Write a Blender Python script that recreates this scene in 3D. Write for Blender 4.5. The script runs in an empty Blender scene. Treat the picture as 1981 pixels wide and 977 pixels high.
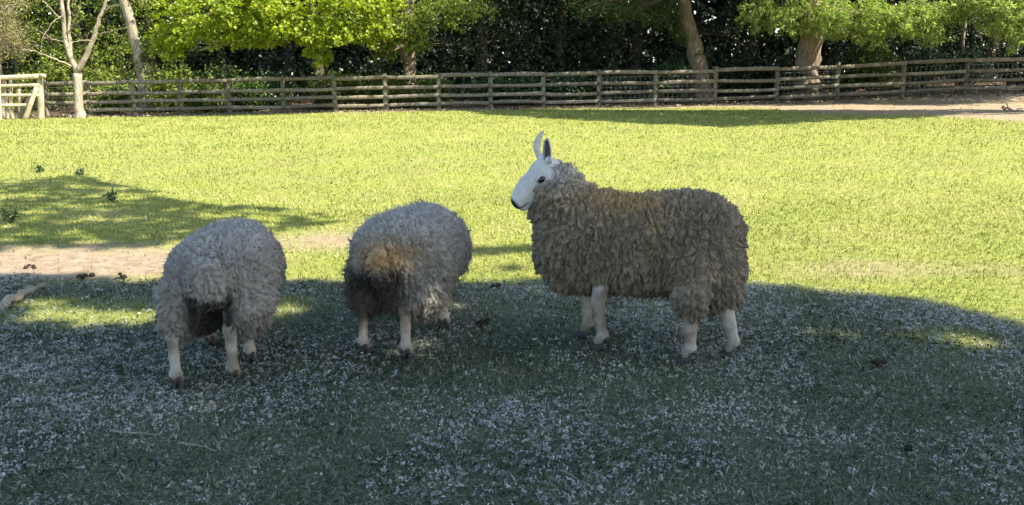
import bpy, math, random
import numpy as np
from mathutils import Vector, Matrix

# ------------------------------------------------------------------ camera, sky, sun, exposure
SC = bpy.context.scene
COL = SC.collection
CAM_H, FPX, PITCH = 1.40, 1600.0, math.atan2(488.5 - 123.0, 1600.0)
cam_data = bpy.data.cameras.new('camera')
cam_data.sensor_width = 36.0
cam_data.lens = 36.0 * FPX / 1981.0
cam_data.clip_start, cam_data.clip_end = 0.05, 3000.0
cam = bpy.data.objects.new('camera', cam_data)
COL.objects.link(cam)
cam.location = (0, 0, CAM_H)
cam.rotation_euler = (math.pi / 2 - PITCH, 0, 0)
SC.camera = cam

SUN_EL = math.radians(47)
SUN_H = np.array([0.90, -0.43]); SUN_H /= np.linalg.norm(SUN_H)
TO_SUN = np.array([SUN_H[0] * math.cos(SUN_EL), SUN_H[1] * math.cos(SUN_EL), math.sin(SUN_EL)])
world = bpy.data.worlds.new('World'); SC.world = world
world.use_nodes = True
wn = world.node_tree.nodes; wl = world.node_tree.links
sky = wn.new('ShaderNodeTexSky'); sky.sky_type = 'NISHITA'; sky.sun_disc = False
sky.sun_elevation = SUN_EL
sky.sun_rotation = math.atan2(TO_SUN[0], TO_SUN[1])
wl.new(sky.outputs[0], wn['Background'].inputs[0])
wn['Background'].inputs[1].default_value = 0.13
sun_data = bpy.data.lights.new('sun', 'SUN')
sun_data.energy = 4.6; sun_data.angle = math.radians(0.53); sun_data.color = (1.0, 0.94, 0.81)
sun = bpy.data.objects.new('sun', sun_data); COL.objects.link(sun)
sun.rotation_euler = Vector(TO_SUN).to_track_quat('Z', 'Y').to_euler()
sun.location = (30, -20, 40)
SC.view_settings.view_transform = 'Standard'; SC.view_settings.look = 'None'
SC.view_settings.gamma = 1.0; SC.view_settings.use_curve_mapping = False
SC.view_settings.exposure = 1.75
SC.render.engine = 'CYCLES'
SC.cycles.max_bounces = 8; SC.cycles.transparent_max_bounces = 8
SC.cycles.diffuse_bounces = 4; SC.cycles.transmission_bounces = 4

RNG = np.random.default_rng(11)

# ------------------------------------------------------------------ helpers
def sstep(a, b, x):
    t = np.clip((x - a) / (b - a), 0, 1)
    return t * t * (3 - 2 * t)

def vnoise(x, y, seed=0):
    """smooth 2-D value noise in 0..1"""
    x = np.asarray(x, float); y = np.asarray(y, float)
    xi = np.floor(x).astype(np.int64); yi = np.floor(y).astype(np.int64)
    fx = x - xi; fy = y - yi
    fx = fx * fx * (3 - 2 * fx); fy = fy * fy * (3 - 2 * fy)
    def h(i, j):
        n = (i * 374761393 + j * 668265263 + seed * 1442695041) & 0x7fffffff
        n = ((n ^ (n >> 13)) * 1274126177) & 0x7fffffff
        n = n ^ (n >> 16)
        return (n & 0xffff) / 65535.0
    return (h(xi, yi) * (1 - fx) + h(xi + 1, yi) * fx) * (1 - fy) + (h(xi, yi + 1) * (1 - fx) + h(xi + 1, yi + 1) * fx) * fy

def fbm(x, y, seed=0, oct=3):
    s = 0; a = 0.5; t = 0
    for k in range(oct):
        s = s + a * vnoise(np.asarray(x) * 2 ** k, np.asarray(y) * 2 ** k, seed + k * 17); t += a; a *= 0.5
    return s / t

def ground_z(x, y):
    x = np.asarray(x, float); y = np.asarray(y, float)
    s = sstep(7.0, 26.0, y)
    z = (0.0185 * np.clip(x, -40, 40) + 0.03) * s
    z = z + 0.012 * (fbm(x * 0.9, y * 0.9, 5) - 0.5) * sstep(1.0, 3.0, y)
    z = z + 0.28 * np.exp(-(((x - 15.5) / 5.0) ** 2)) * sstep(23.0, 28.5, y)
    z = z + 0.5 * sstep(27.5, 36.0, y)
    return z

def gz(x, y):
    return float(ground_z(x, y))

cp, sp = math.cos(PITCH), math.sin(PITCH)
def on_ground(px, py):
    """place of a photo pixel on the ground (layout only)"""
    rx, ru = (px - 990.5) / FPX, (488.5 - py) / FPX
    d = np.array([rx, cp + ru * sp, -sp + ru * cp])
    z = 0.0
    for _ in range(12):
        t = (z - CAM_H) / d[2]
        z = gz(d[0] * t, d[1] * t)
    return d[0] * t, d[1] * t

def at_depth(px, py, Y):
    rx, ru = (px - 990.5) / FPX, (488.5 - py) / FPX
    d = np.array([rx, cp + ru * sp, -sp + ru * cp])
    t = Y / d[1]
    return np.array([d[0] * t, Y, CAM_H + d[2] * t])

def project(P):
    P = np.asarray(P, float)
    d = P[:, 1] * cp - (P[:, 2] - CAM_H) * sp
    u = P[:, 1] * sp + (P[:, 2] - CAM_H) * cp
    return np.stack([990.5 + FPX * P[:, 0] / d, 488.5 - FPX * u / d], 1)

def tag(o, label=None, cat=None, group=None, kind=None):
    if label: o['label'] = label
    if cat: o['category'] = cat
    if group: o['group'] = group
    if kind: o['kind'] = kind
    return o

def empty(name, loc, rz=0.0):
    o = bpy.data.objects.new(name, None); COL.objects.link(o)
    o.location = loc; o.rotation_euler = (0, 0, rz); o.empty_display_size = 0.2
    return o

def mesh_np(V, F, smooth=True, attrs=None, cols=None):
    """V (n,3); F an (m,k) int array or a list of such arrays"""
    me = bpy.data.meshes.new('m')
    V = np.ascontiguousarray(V, dtype=np.float32)
    Fs = F if isinstance(F, list) else [F]
    Fs = [np.asarray(f, np.int32) for f in Fs if len(f)]
    loops = np.concatenate([f.ravel() for f in Fs])
    tot = np.concatenate([np.full(len(f), f.shape[1], np.int32) for f in Fs])
    start = np.concatenate([[0], np.cumsum(tot)[:-1]]).astype(np.int32)
    me.vertices.add(len(V)); me.vertices.foreach_set('co', V.ravel())
    me.loops.add(len(loops)); me.loops.foreach_set('vertex_index', loops)
    me.polygons.add(len(tot)); me.polygons.foreach_set('loop_start', start); me.polygons.foreach_set('loop_total', tot)
    if smooth: me.polygons.foreach_set('use_smooth', np.ones(len(tot), bool))
    for k, a in (attrs or {}).items():
        at = me.attributes.new(k, 'FLOAT', 'POINT'); at.data.foreach_set('value', np.asarray(a, np.float32))
    for k, c in (cols or {}).items():
        at = me.attributes.new(k, 'FLOAT_COLOR', 'POINT')
        c4 = np.ones((len(V), 4), np.float32); c4[:, :3] = c; at.data.foreach_set('color', c4.ravel())
    me.update(calc_edges=True)
    return me

def obj(name, me, mat, parent=None):
    o = bpy.data.objects.new(name, me); COL.objects.link(o)
    if mat is not None and len(me.materials) == 0:
        for m in (mat if isinstance(mat, (list, tuple)) else [mat]): me.materials.append(m)
    if parent is not None: o.parent = parent
    return o

def norm(a):
    return a / np.maximum(np.linalg.norm(a, axis=-1, keepdims=True), 1e-9)

def tube(path, radii, sides=8, cap=True, rough=0.0, rng=None):
    """tapered tube along a polyline -> V, [quads, tris]"""
    P = np.asarray(path, float); R = np.asarray(radii, float); n = len(P)
    T = norm(np.gradient(P, axis=0))
    up = np.array([0.31, 0.95, 0.05]) if abs(T[0][2]) > 0.8 else np.array([0.0, 0.05, 1.0])
    A = norm(np.cross(T, up)); B = np.cross(T, A)
    ang = np.linspace(0, 2 * np.pi, sides, endpoint=False)
    rr = np.ones((n, sides))
    if rough and rng is not None: rr = 1 + rough * (rng.random((n, sides)) - 0.5)
    V = P[:, None] + (R[:, None] * rr)[..., None] * (np.cos(ang)[None, :, None] * A[:, None] + np.sin(ang)[None, :, None] * B[:, None])
    V = V.reshape(-1, 3)
    i = np.arange(n - 1)[:, None] * sides; j = np.arange(sides)[None]
    j2 = (j + 1) % sides
    Q = np.stack([i + j, i + j2, i + sides + j2, i + sides + j], -1).reshape(-1, 4)
    tris = np.zeros((0, 3), int)
    if cap:
        c0, c1 = len(V), len(V) + 1
        V = np.concatenate([V, P[:1], P[-1:]])
        jj = np.arange(sides); kk = (jj + 1) % sides
        tris = np.concatenate([np.stack([np.full(sides, c0), kk, jj], 1), np.stack([np.full(sides, c1), (n - 1) * sides + jj, (n - 1) * sides + kk], 1)])
    return V, Q, tris

class MB:
    def __init__(s): s.V = []; s.Q = []; s.T = []; s.n = 0
    def add(s, V, Q=None, T=None):
        if Q is not None and len(Q): s.Q.append(np.asarray(Q) + s.n)
        if T is not None and len(T): s.T.append(np.asarray(T) + s.n)
        s.V.append(np.asarray(V, float)); s.n += len(V)
        return s
    def tube(s, path, radii, **k): V, Q, T = tube(path, radii, **k); return s.add(V, Q, T)
    def mesh(s, **k):
        F = []
        if s.Q: F.append(np.concatenate(s.Q))
        if s.T: F.append(np.concatenate(s.T))
        return mesh_np(np.concatenate(s.V), F, **k)

# ------------------------------------------------------------------ materials
def mat(name):
    m = bpy.data.materials.new(name); m.use_nodes = True
    nt = m.node_tree; b = nt.nodes['Principled BSDF']
    return m, nt, b

def nd(nt, typ, **k):
    n = nt.nodes.new(typ)
    for a, v in k.items(): setattr(n, a, v)
    return n

def ramp(nt, src, stops):
    r = nd(nt, 'ShaderNodeValToRGB')
    e = r.color_ramp.elements
    while len(e) < len(stops): e.new(0.5)
    for el, (p, c) in zip(e, stops): el.position = p; el.color = (*c, 1)
    nt.links.new(src, r.inputs[0]); return r.outputs[0]

def noise(nt, scale, detail=4, vec=None, rough=0.6):
    n = nd(nt, 'ShaderNodeTexNoise'); n.inputs['Scale'].default_value = scale; n.inputs['Detail'].default_value = detail
    n.inputs['Roughness'].default_value = rough
    if vec is not None: nt.links.new(vec, n.inputs['Vector'])
    return n.outputs[0]

def mixc(nt, fac, a, b, blend='MIX'):
    m = nd(nt, 'ShaderNodeMix', data_type='RGBA', blend_type=blend)
    for sock, v in ((m.inputs[0], fac), (m.inputs[6], a), (m.inputs[7], b)):
        if isinstance(v, (int, float)): sock.default_value = v
        elif isinstance(v, tuple): sock.default_value = (*v, 1)
        else: nt.links.new(v, sock)
    return m.outputs[2]

def bump(nt, b, h, strength=0.5, dist=0.02):
    n = nd(nt, 'ShaderNodeBump'); n.inputs['Strength'].default_value = strength; n.inputs['Distance'].default_value = dist
    nt.links.new(h, n.inputs['Height']); nt.links.new(n.outputs[0], b.inputs['Normal'])

def attr(nt, name):
    return nd(nt, 'ShaderNodeAttribute', attribute_name=name)

def objcoord(nt, scale=None):
    t = nd(nt, 'ShaderNodeTexCoord').outputs['Object']
    if scale:
        m = nd(nt, 'ShaderNodeMapping'); m.inputs['Scale'].default_value = scale; nt.links.new(t, m.inputs[0]); t = m.outputs[0]
    return t

def leaf_mat(name, dark, mid, light, trans=0.4, gloss=0.35, rough=0.45):
    m, nt, b = mat(name)
    c = ramp(nt, attr(nt, 'rnd').outputs['Fac'], [(0.0, dark), (0.5, mid), (1.0, light)])
    nt.links.new(c, b.inputs['Base Color'])
    b.inputs['Roughness'].default_value = rough; b.inputs['Specular IOR Level'].default_value = gloss
    t = nd(nt, 'ShaderNodeBsdfTranslucent')
    hs = nd(nt, 'ShaderNodeHueSaturation'); hs.inputs['Hue'].default_value = 0.485; hs.inputs['Saturation'].default_value = 1.1; hs.inputs['Value'].default_value = 1.25
    nt.links.new(c, hs.inputs['Color']); nt.links.new(hs.outputs[0], t.inputs[0])
    mx = nd(nt, 'ShaderNodeMixShader'); mx.inputs[0].default_value = trans
    nt.links.new(b.outputs[0], mx.inputs[1]); nt.links.new(t.outputs[0], mx.inputs[2])
    nt.links.new(mx.outputs[0], nt.nodes['Material Output'].inputs[0])
    return m

def wood_mat(name, c1, c2, c3, along=(6, 6, 1.2)):
    m, nt, b = mat(name)
    oc = objcoord(nt, along)
    n1 = noise(nt, 3.0, 6, oc, 0.7); n2 = noise(nt, 1.3, 3, objcoord(nt), 0.6)
    c = ramp(nt, n1, [(0.28, c1), (0.52, c2), (0.75, c3)])
    c = mixc(nt, ramp(nt, n2, [(0.45, (0, 0, 0)), (0.7, (0.6, 0.6, 0.6))]), c, (0.13, 0.15, 0.075))
    info = nd(nt, 'ShaderNodeObjectInfo')
    c = mixc(nt, 1.0, c, ramp(nt, info.outputs['Random'], [(0, (0.7, 0.68, 0.66)), (1, (1.1, 1.08, 1.02))]), 'MULTIPLY')
    nt.links.new(c, b.inputs['Base Color']); b.inputs['Roughness'].default_value = 0.85
    b.inputs['Specular IOR Level'].default_value = 0.2
    bump(nt, b, n1, 0.6, 0.02)
    return m

def bark_mat(name, c1, c2, c3, sc=4.0):
    m, nt, b = mat(name)
    oc = objcoord(nt, (1, 1, 0.35))
    n1 = noise(nt, sc * 3, 7, oc, 0.7); n2 = noise(nt, sc * 0.5, 3, objcoord(nt))
    c = ramp(nt, n1, [(0.3, c1), (0.5, c2), (0.72, c3)])
    c = mixc(nt, ramp(nt, n2, [(0.5, (0, 0, 0)), (0.72, (0.55, 0.55, 0.55))]), c, (0.09, 0.11, 0.045))
    nt.links.new(c, b.inputs['Base Color']); b.inputs['Roughness'].default_value = 0.9; b.inputs['Specular IOR Level'].default_value = 0.15
    bump(nt, b, n1, 0.9, 0.04)
    return m

M = {}
M['rail'] = wood_mat('weathered_rail', (0.07, 0.06, 0.042), (0.19, 0.165, 0.125), (0.34, 0.30, 0.235))
M['post'] = wood_mat('weathered_post', (0.07, 0.06, 0.042), (0.18, 0.155, 0.115), (0.31, 0.27, 0.205), (6, 6, 1.0))
M['gate'] = wood_mat('pale_gate_wood', (0.24, 0.19, 0.12), (0.45, 0.38, 0.26), (0.62, 0.54, 0.38))
M['bark_pale'] = bark_mat('pale_bark', (0.13, 0.10, 0.07), (0.30, 0.245, 0.18), (0.44, 0.38, 0.29))
M['bark_brown'] = bark_mat('brown_bark', (0.09, 0.065, 0.045), (0.21, 0.155, 0.105), (0.34, 0.26, 0.18))
M['bark_dark'] = bark_mat('dark_bark', (0.03, 0.025, 0.018), (0.08, 0.065, 0.045), (0.15, 0.125, 0.09))
M['leaf_lime'] = leaf_mat('lime_leaf', (0.09, 0.15, 0.008), (0.20, 0.27, 0.018), (0.36, 0.42, 0.05), 0.45)
M['leaf_spring'] = leaf_mat('spring_leaf', (0.06, 0.10, 0.012), (0.14, 0.19, 0.026), (0.28, 0.32, 0.06), 0.4)
M['leaf_ash'] = leaf_mat('ash_leaf', (0.11, 0.18, 0.03), (0.24, 0.34, 0.075), (0.42, 0.50, 0.17), 0.45)
M['leaf_green'] = leaf_mat('green_leaf', (0.028, 0.06, 0.010), (0.06, 0.11, 0.018), (0.12, 0.17, 0.035), 0.35)
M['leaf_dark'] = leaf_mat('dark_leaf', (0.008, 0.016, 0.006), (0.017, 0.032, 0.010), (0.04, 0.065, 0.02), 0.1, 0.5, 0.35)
M['leaf_laurel'] = leaf_mat('laurel_leaf', (0.02, 0.045, 0.013), (0.045, 0.085, 0.026), (0.10, 0.15, 0.05), 0.2, 0.6, 0.3)
M['leaf_olive'] = leaf_mat('olive_leaf', (0.14, 0.12, 0.05), (0.27, 0.24, 0.10), (0.42, 0.38, 0.20), 0.4)
M['leaf_mixed'] = leaf_mat('bramble_leaf', (0.035, 0.06, 0.010), (0.085, 0.125, 0.022), (0.20, 0.24, 0.06), 0.35)

# ------------------------------------------------------------------ the pasture
_se = np.array([on_ground(*p) for p in ((1150, 207), (1300, 208), (1500, 212), (1700, 222), (1981, 236))])
SOIL_EDGE = (np.concatenate([[-40, -4], _se[:, 0], [40]]), np.concatenate([[26.4, 26.2], _se[:, 1], [_se[-1, 1]]]))
def soil_mask(x, y):
    """bare, trodden earth: a patch on the left, the sandy bank by the fence, a strip under the rails"""
    n = fbm(x * 1.6, y * 1.6, 3, 4); n2 = fbm(x * 0.5, y * 0.5, 9, 3)
    m = np.zeros_like(np.asarray(x, float))
    cx, cy = -3.55, 5.75
    m = np.maximum(m, np.exp(-(((x - cx) / 1.7) ** 2 + ((y - cy) / 0.62) ** 2)) * 1.5)
    m = np.maximum(m, 0.9 * np.exp(-(((x + 1.5) / 1.0) ** 2 + ((y - 6.6) / 0.5) ** 2)))
    m = np.maximum(m, 0.55 * np.exp(-(((x - 2.6) / 2.2) ** 2 + ((y - 5.6) / 0.5) ** 2)))
    m = np.maximum(m, 1.05 * sstep(-1.6, 1.2, y + 3.0 * (n2 - 0.5) - np.interp(x, SOIL_EDGE[0], SOIL_EDGE[1])))
    m = np.maximum(m, 0.8 * np.exp(-(((x - 8.0) / 9.0) ** 2 + ((y - 25.8) / 1.2) ** 2)))
    m = np.maximum(m, 1.2 * sstep(25.2, 26.3, y - 0.5 * n2))
    return np.clip((m * (0.45 + 1.1 * n) - 0.35) * 2.2, 0, 1)

def spaced(lo, hi, n, fine, c=0.0):
    t = np.linspace(-1, 1, n)
    s = np.sinh(t * fine) / np.sinh(fine)
    return c + np.where(s < 0, s * (c - lo), s * (hi - c))

gx = spaced(-400, 400, 201, 5.2, 0.0); gy = spaced(-300, 700, 241, 5.2, 6.0)
GX, GY = np.meshgrid(gx, gy)
GV = np.stack([GX.ravel(), GY.ravel(), ground_z(GX, GY).ravel()], 1)
GV[:, 2] += 0.006 * (fbm(GX * 9, GY * 9, 2).ravel() - 0.5) * (np.abs(GV[:, 1] - 6) < 12)
nx_, ny_ = len(gx), len(gy)
ii, jj = np.meshgrid(np.arange(nx_ - 1), np.arange(ny_ - 1))
a_ = (jj * nx_ + ii).ravel()
GF = np.stack([a_, a_ + 1, a_ + nx_ + 1, a_ + nx_], 1)
m, nt, b = mat('pasture')
oc = objcoord(nt)
g1 = noise(nt, 1.1, 4, oc); g2 = noise(nt, 16, 6, oc, 0.7); g3 = noise(nt, 0.22, 3, oc)
green = ramp(nt, g2, [(0.25, (0.13, 0.16, 0.03)), (0.5, (0.225, 0.245, 0.055)), (0.78, (0.32, 0.32, 0.09))])
dry = ramp(nt, g2, [(0.25, (0.13, 0.115, 0.045)), (0.55, (0.27, 0.235, 0.095)), (0.8, (0.42, 0.36, 0.18))])
grass_c = mixc(nt, ramp(nt, g1, [(0.42, (0, 0, 0)), (0.72, (0.6, 0.6, 0.6))]), green, dry)
soil_c = ramp(nt, noise(nt, 9, 8, oc, 0.75), [(0.25, (0.12, 0.085, 0.055)), (0.5, (0.28, 0.21, 0.14)), (0.75, (0.42, 0.33, 0.23))])
c = mixc(nt, attr(nt, 'soil').outputs['Fac'], grass_c, soil_c)
c = mixc(nt, attr(nt, 'turf_shade').outputs['Fac'], c, ramp(nt, noise(nt, 75, 5, oc, 0.75), [(0.36, (0.022, 0.034, 0.02)), (0.5, (0.085, 0.10, 0.07)), (0.64, (0.27, 0.275, 0.225))]))  # worn turf with the tree shade mixed into the ground colour
c = mixc(nt, attr(nt, 'litter').outputs['Fac'], c, ramp(nt, noise(nt, 12, 6, oc), [(0.3, (0.035, 0.025, 0.016)), (0.6, (0.11, 0.08, 0.05)), (0.8, (0.22, 0.165, 0.11))]))
nt.links.new(c, b.inputs['Base Color']); b.inputs['Roughness'].default_value = 0.95; b.inputs['Specular IOR Level'].default_value = 0.1
bump(nt, b, noise(nt, 40, 6, oc, 0.75), 0.7, 0.03)
M['pasture'] = m
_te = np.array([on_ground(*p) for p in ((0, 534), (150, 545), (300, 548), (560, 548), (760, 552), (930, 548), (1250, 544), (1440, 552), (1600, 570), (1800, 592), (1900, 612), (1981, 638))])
TURF_SHADE_EDGE = (np.concatenate([[-9.0], _te[:, 0], [6.0, 9.0]]), np.concatenate([[6.0], _te[:, 1], [3.3, 1.5]]))  # runs along the edge of the tree shadow
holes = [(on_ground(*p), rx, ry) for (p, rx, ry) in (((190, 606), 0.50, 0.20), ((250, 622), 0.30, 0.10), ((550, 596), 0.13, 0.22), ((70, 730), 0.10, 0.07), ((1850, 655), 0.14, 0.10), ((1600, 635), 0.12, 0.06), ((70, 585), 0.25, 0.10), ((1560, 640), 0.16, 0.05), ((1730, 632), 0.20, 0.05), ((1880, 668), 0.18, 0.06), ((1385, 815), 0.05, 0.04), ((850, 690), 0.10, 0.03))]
def turf_shade_mask(x, y):
    """worn moss-and-fluff turf, its tone painted to the outline of the tree shadow"""
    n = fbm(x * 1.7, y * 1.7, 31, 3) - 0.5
    ex, ey = TURF_SHADE_EDGE
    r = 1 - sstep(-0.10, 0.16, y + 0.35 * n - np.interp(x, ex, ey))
    for (c, rx, ry) in [holes[q] for q in (0, 1, 2, 4, 6)]: r = r * (0.25 + 0.75 * sstep(0.2, 2.4, ((x - c[0]) / rx) ** 2 + ((y - c[1]) / ry) ** 2 + 3.5 * n))  # bright grass colour let through where the shadow has sun gaps
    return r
pasture = obj('pasture', mesh_np(GV, GF, attrs={'soil': soil_mask(GV[:, 0], GV[:, 1]), 'turf_shade': turf_shade_mask(GV[:, 0], GV[:, 1]) * 0.85,
    'litter': sstep(26.2, 27.2, GV[:, 1] + 0.8 * fbm(GV[:, 0], GV[:, 1], 4))}), M['pasture'])
tag(pasture, 'sloping green pasture with worn grey turf toned as shade and bare earth patches', kind='structure')

# ------------------------------------------------------------------ fence
FY = 26.4
POST_PX = [85, 170, 257, 348, 441, 547, 647, 745, 848, 949, 1052, 1158, 1268, 1383, 1502, 1620, 1745, 1865, 1985, 2100, 2220]
post_x = [at_depth(p, 170, FY)[0] for p in POST_PX]
fence = empty('post_and_rail_fence', (0, FY, gz(0, FY)))
tag(fence, 'long weathered post and rail fence of four rails along the wood', 'fence')
def w2l(P, e):
    return np.asarray(P, float) - np.array(e.location)
r_ = np.random.default_rng(5)
for i, x in enumerate(post_x):
    g = gz(x, FY); h = 1.06 + r_.uniform(-0.03, 0.10)
    lean = r_.uniform(-0.025, 0.025, 2)
    zs = np.array([-0.25, 0.0, 0.5, h - 0.03, h])
    path = np.stack([lean[0] * zs, lean[1] * zs, zs], 1)
    rad = np.array([0.078, 0.076, 0.072, 0.068, 0.052]) * r_.uniform(0.92, 1.12)
    V, Q, T = tube(path, rad, sides=10, rough=0.10, rng=r_)
    o = obj('post', mesh_np(V, [Q, T]), M['post'], fence)
    o.location = w2l((x, FY, g), fence)
RAIL_H = [1.03, 0.70, 0.43, 0.18]
for i in range(len(post_x) - 1):
    x0, x1 = post_x[i], post_x[i + 1]
    g0, g1_ = gz(x0, FY), gz(x1, FY)
    for k, h in enumerate(RAIL_H):
        if i == 0 and k == 3: continue
        n = 7
        t = np.linspace(-0.012, 1.012, n)
        sag = r_.uniform(-0.02, 0.02); e0, e1 = r_.uniform(-0.025, 0.025, 2)
        px_ = x0 + (x1 - x0) * t
        pz = g0 + (g1_ - g0) * t + h + e0 * (1 - t) + e1 * t + sag * np.sin(np.pi * t)
        py_ = np.full(n, FY - 0.085 - 0.02 * (i % 2)) + r_.uniform(-0.006, 0.006, n)
        path = np.stack([px_, py_, pz], 1); mid = path[n // 2]
        V, Q, T = tube(path - mid, np.full(n, 0.062 if k == 0 else 0.058) * r_.uniform(0.88, 1.1, n), sides=8, rough=0.12, rng=r_)
        V[:, 1] *= 0.5                                  # half-round rail nailed to the posts
        o = obj('rail', mesh_np(V, [Q, T]), M['rail'], fence); o.location = w2l(mid, fence)
# wire netting on the middle bays
wm, nt, b = mat('galvanised_wire'); b.inputs['Base Color'].default_value = (0.30, 0.29, 0.27, 1); b.inputs['Metallic'].default_value = 0.6; b.inputs['Roughness'].default_value = 0.55
M['wire'] = wm
mb = MB()
for i in (0, 11, 12, 14, 16, 17):
    x0, x1 = post_x[i], post_x[i + 1]
    for xx in np.arange(x0 + 0.1, x1, 0.15):
        g = gz(xx, FY); mb.tube([(xx, FY + 0.02, g + 0.05), (xx, FY + 0.02, g + 0.9)], [0.0035, 0.0035], sides=4, cap=False)
    for hh in np.arange(0.1, 0.95, 0.16):
        mb.tube([(x0, FY + 0.02, gz(x0, FY) + hh), (x1, FY + 0.02, gz(x1, FY) + hh)], [0.003, 0.003], sides=4, cap=False)
o = obj('wire_netting', mb.mesh(), M['wire'], fence); o['kind'] = 'stuff'; o.location = -np.array(fence.location)

# hurdle by the left edge: big posts, rails and a raking strut
GYY = 25.4
gate = empty('timber_hurdle', (at_depth(45, 200, GYY)[0], GYY, gz(at_depth(45, 200, GYY)[0], GYY)))
tag(gate, 'sunlit pale timber hurdle with a raking strut at the fence end', 'fence')
def stick(name, pa, pb, ra, rb, Y=GYY, sides=8, flat=None, mt='gate', dY=0.0, par=gate):
    A = at_depth(pa[0], pa[1], Y + dY); B = at_depth(pb[0], pb[1], Y + dY)
    n = 6; t = np.linspace(0, 1, n)[:, None]
    P = A + (B - A) * t; mid = P.mean(0)
    V, Q, T = tube(P - mid, np.linspace(ra, rb, n), sides=sides, rough=0.14, rng=r_)
    if flat: V[:, 1] *= flat
    o = obj(name, mesh_np(V, [Q, T]), M[mt], par); o.location = w2l(mid, par); return o
stick('post', (80, 246), (77, 143), 0.105, 0.085, sides=10)
stick('post', (26, 246), (19, 150), 0.048, 0.042)
stick('post', (17, 242), (9, 158), 0.045, 0.040)
stick('post', (2, 256), (-3, 150), 0.05, 0.045, dY=-0.25)
stick('rail', (-40, 153), (86, 147), 0.075, 0.07, flat=0.6, dY=-0.12)
stick('rail', (-40, 168), (76, 164), 0.055, 0.05, flat=0.6, dY=-0.08)
stick('rail', (-40, 185), (76, 184), 0.05, 0.045, flat=0.6, dY=-0.08)
stick('rail', (-40, 205), (62, 203), 0.05, 0.045, flat=0.6, dY=-0.08)
stick('strut', (47, 236), (71, 168), 0.075, 0.06, dY=-0.25)
stick('strut', (36, 232), (62, 176), 0.05, 0.045, dY=0.3)
V_, Q_, T_ = tube([(0, 0, 0), (0.16, 0, 0)], [0.07, 0.05], sides=6); V_[:, 2] *= 1.2
o = obj('rail_stub', mesh_np(V_, [Q_, T_]), M['gate'], gate); o.location = w2l(at_depth(78, 147, GYY - 0.12), gate)
for i, (pa, pb) in enumerate((((20, 232), (21, 165)), ((38, 222), (38, 172)))):
    stick('post', pa, pb, 0.06, 0.06, dY=1.6)

# ------------------------------------------------------------------ trees and shrubs
def leaf_mesh(C, A, N, L, W, rnd, curl=0.12):
    """folded leaf blades, four corners each"""
    S = norm(np.cross(A, N)); N2 = np.cross(S, A)
    L = L[:, None]; W = W[:, None]
    base = C - A * L * 0.5; tip = C + A * L * 0.5 - N2 * L * curl
    l = C + S * W * 0.5 + N2 * W * 0.18; r = C - S * W * 0.5 + N2 * W * 0.18
    V = np.stack([base, l, tip, r], 1).reshape(-1, 3)
    k = np.arange(len(C))[:, None] * 4
    F = np.concatenate([k + np.array([[0, 2, 1]]), k + np.array([[0, 3, 2]])])
    return V, F, np.repeat(rnd, 4)

def rand_dirs(n, rng):
    d = rng.normal(size=(n, 3)); return norm(d)

def blob_leaves(blobs, rng, droop=0.3, flat=0.7, filt=None):
    """blobs: (centre, radii, clusters, leaves per cluster, leaf length, width ratio, cluster spread)"""
    Vs, Fs, Rs = [], [], []; off = 0; tips = []
    for (c, r, nc, nl, L, wr, spread) in blobs:
        c = np.asarray(c, float); r = np.asarray(r, float)
        d = rand_dirs(nc, rng); rad = rng.random(nc) ** 0.42
        K = c + d * r * rad[:, None]
        if filt is not None: K = K[filt(K)]
        if not len(K): continue
        tips.append(K)
        n = len(K) * nl
        cl = np.repeat(np.arange(len(K)), nl)
        sp_ = np.repeat(spread * rng.uniform(0.6, 1.35, len(K)), nl)[:, None]
        P = K[cl] + rng.normal(size=(n, 3)) * sp_ * np.array([1, 1, flat])
        out = norm(P - c)
        N = norm(np.array([0, 0, 0.9]) + rng.normal(size=(n, 3)) * 0.65 + out * 0.35)
        A = norm(rng.normal(size=(n, 3)) + out * 0.5 + np.array([0, 0, -droop]))
        ln = L * rng.uniform(0.6, 1.35, n)
        rn = np.clip(np.repeat(rng.random(len(K)), nl) * 0.5 + rng.random(n) * 0.5, 0, 1)
        V, F, R = leaf_mesh(P, A, N, ln, ln * wr, rn)
        Vs.append(V); Fs.append(F + off); Rs.append(R); off += len(V)
    return np.concatenate(Vs), np.concatenate(Fs), np.concatenate(Rs), tips

def spray_leaves(blobs, rng, filt=None):
    """pinnate sprays: narrow leaflets fanned about a drooping twig end"""
    Vs, Fs, Rs = [], [], []; off = 0; tips = []
    for (c, r, nc, nl, L, wr, spread) in blobs:
        c = np.asarray(c, float); r = np.asarray(r, float)
        d = rand_dirs(nc, rng)
        K = c + d * r * (rng.random(nc) ** 0.4)[:, None]
        if filt is not None: K = K[filt(K)]
        if not len(K): continue
        tips.append(K); ns = 5
        hub = np.repeat(K, ns, 0) + rng.normal(size=(len(K) * ns, 3)) * spread
        n = len(hub) * nl; h = np.repeat(hub, nl, 0)
        axis = norm(norm(hub - c) + np.array([0, 0, -0.5]) + rng.normal(size=hub.shape) * 0.35)
        A = norm(np.repeat(axis, nl, 0) * 0.55 + rng.normal(size=(n, 3)) * 0.75)
        ln = L * rng.uniform(0.7, 1.3, n)
        P = h + A * ln[:, None] * 0.55
        N = norm(np.array([0, 0, 0.8]) + rng.normal(size=(n, 3)) * 0.5)
        rn = np.clip(np.repeat(rng.random(len(hub)), nl) * 0.6 + rng.random(n) * 0.4, 0, 1)
        V, F, R = leaf_mesh(P, A, N, ln, ln * wr, rn, 0.2)
        Vs.append(V); Fs.append(F + off); Rs.append(R); off += len(V)
    return np.concatenate(Vs), np.concatenate(Fs), np.concatenate(Rs), tips

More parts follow.
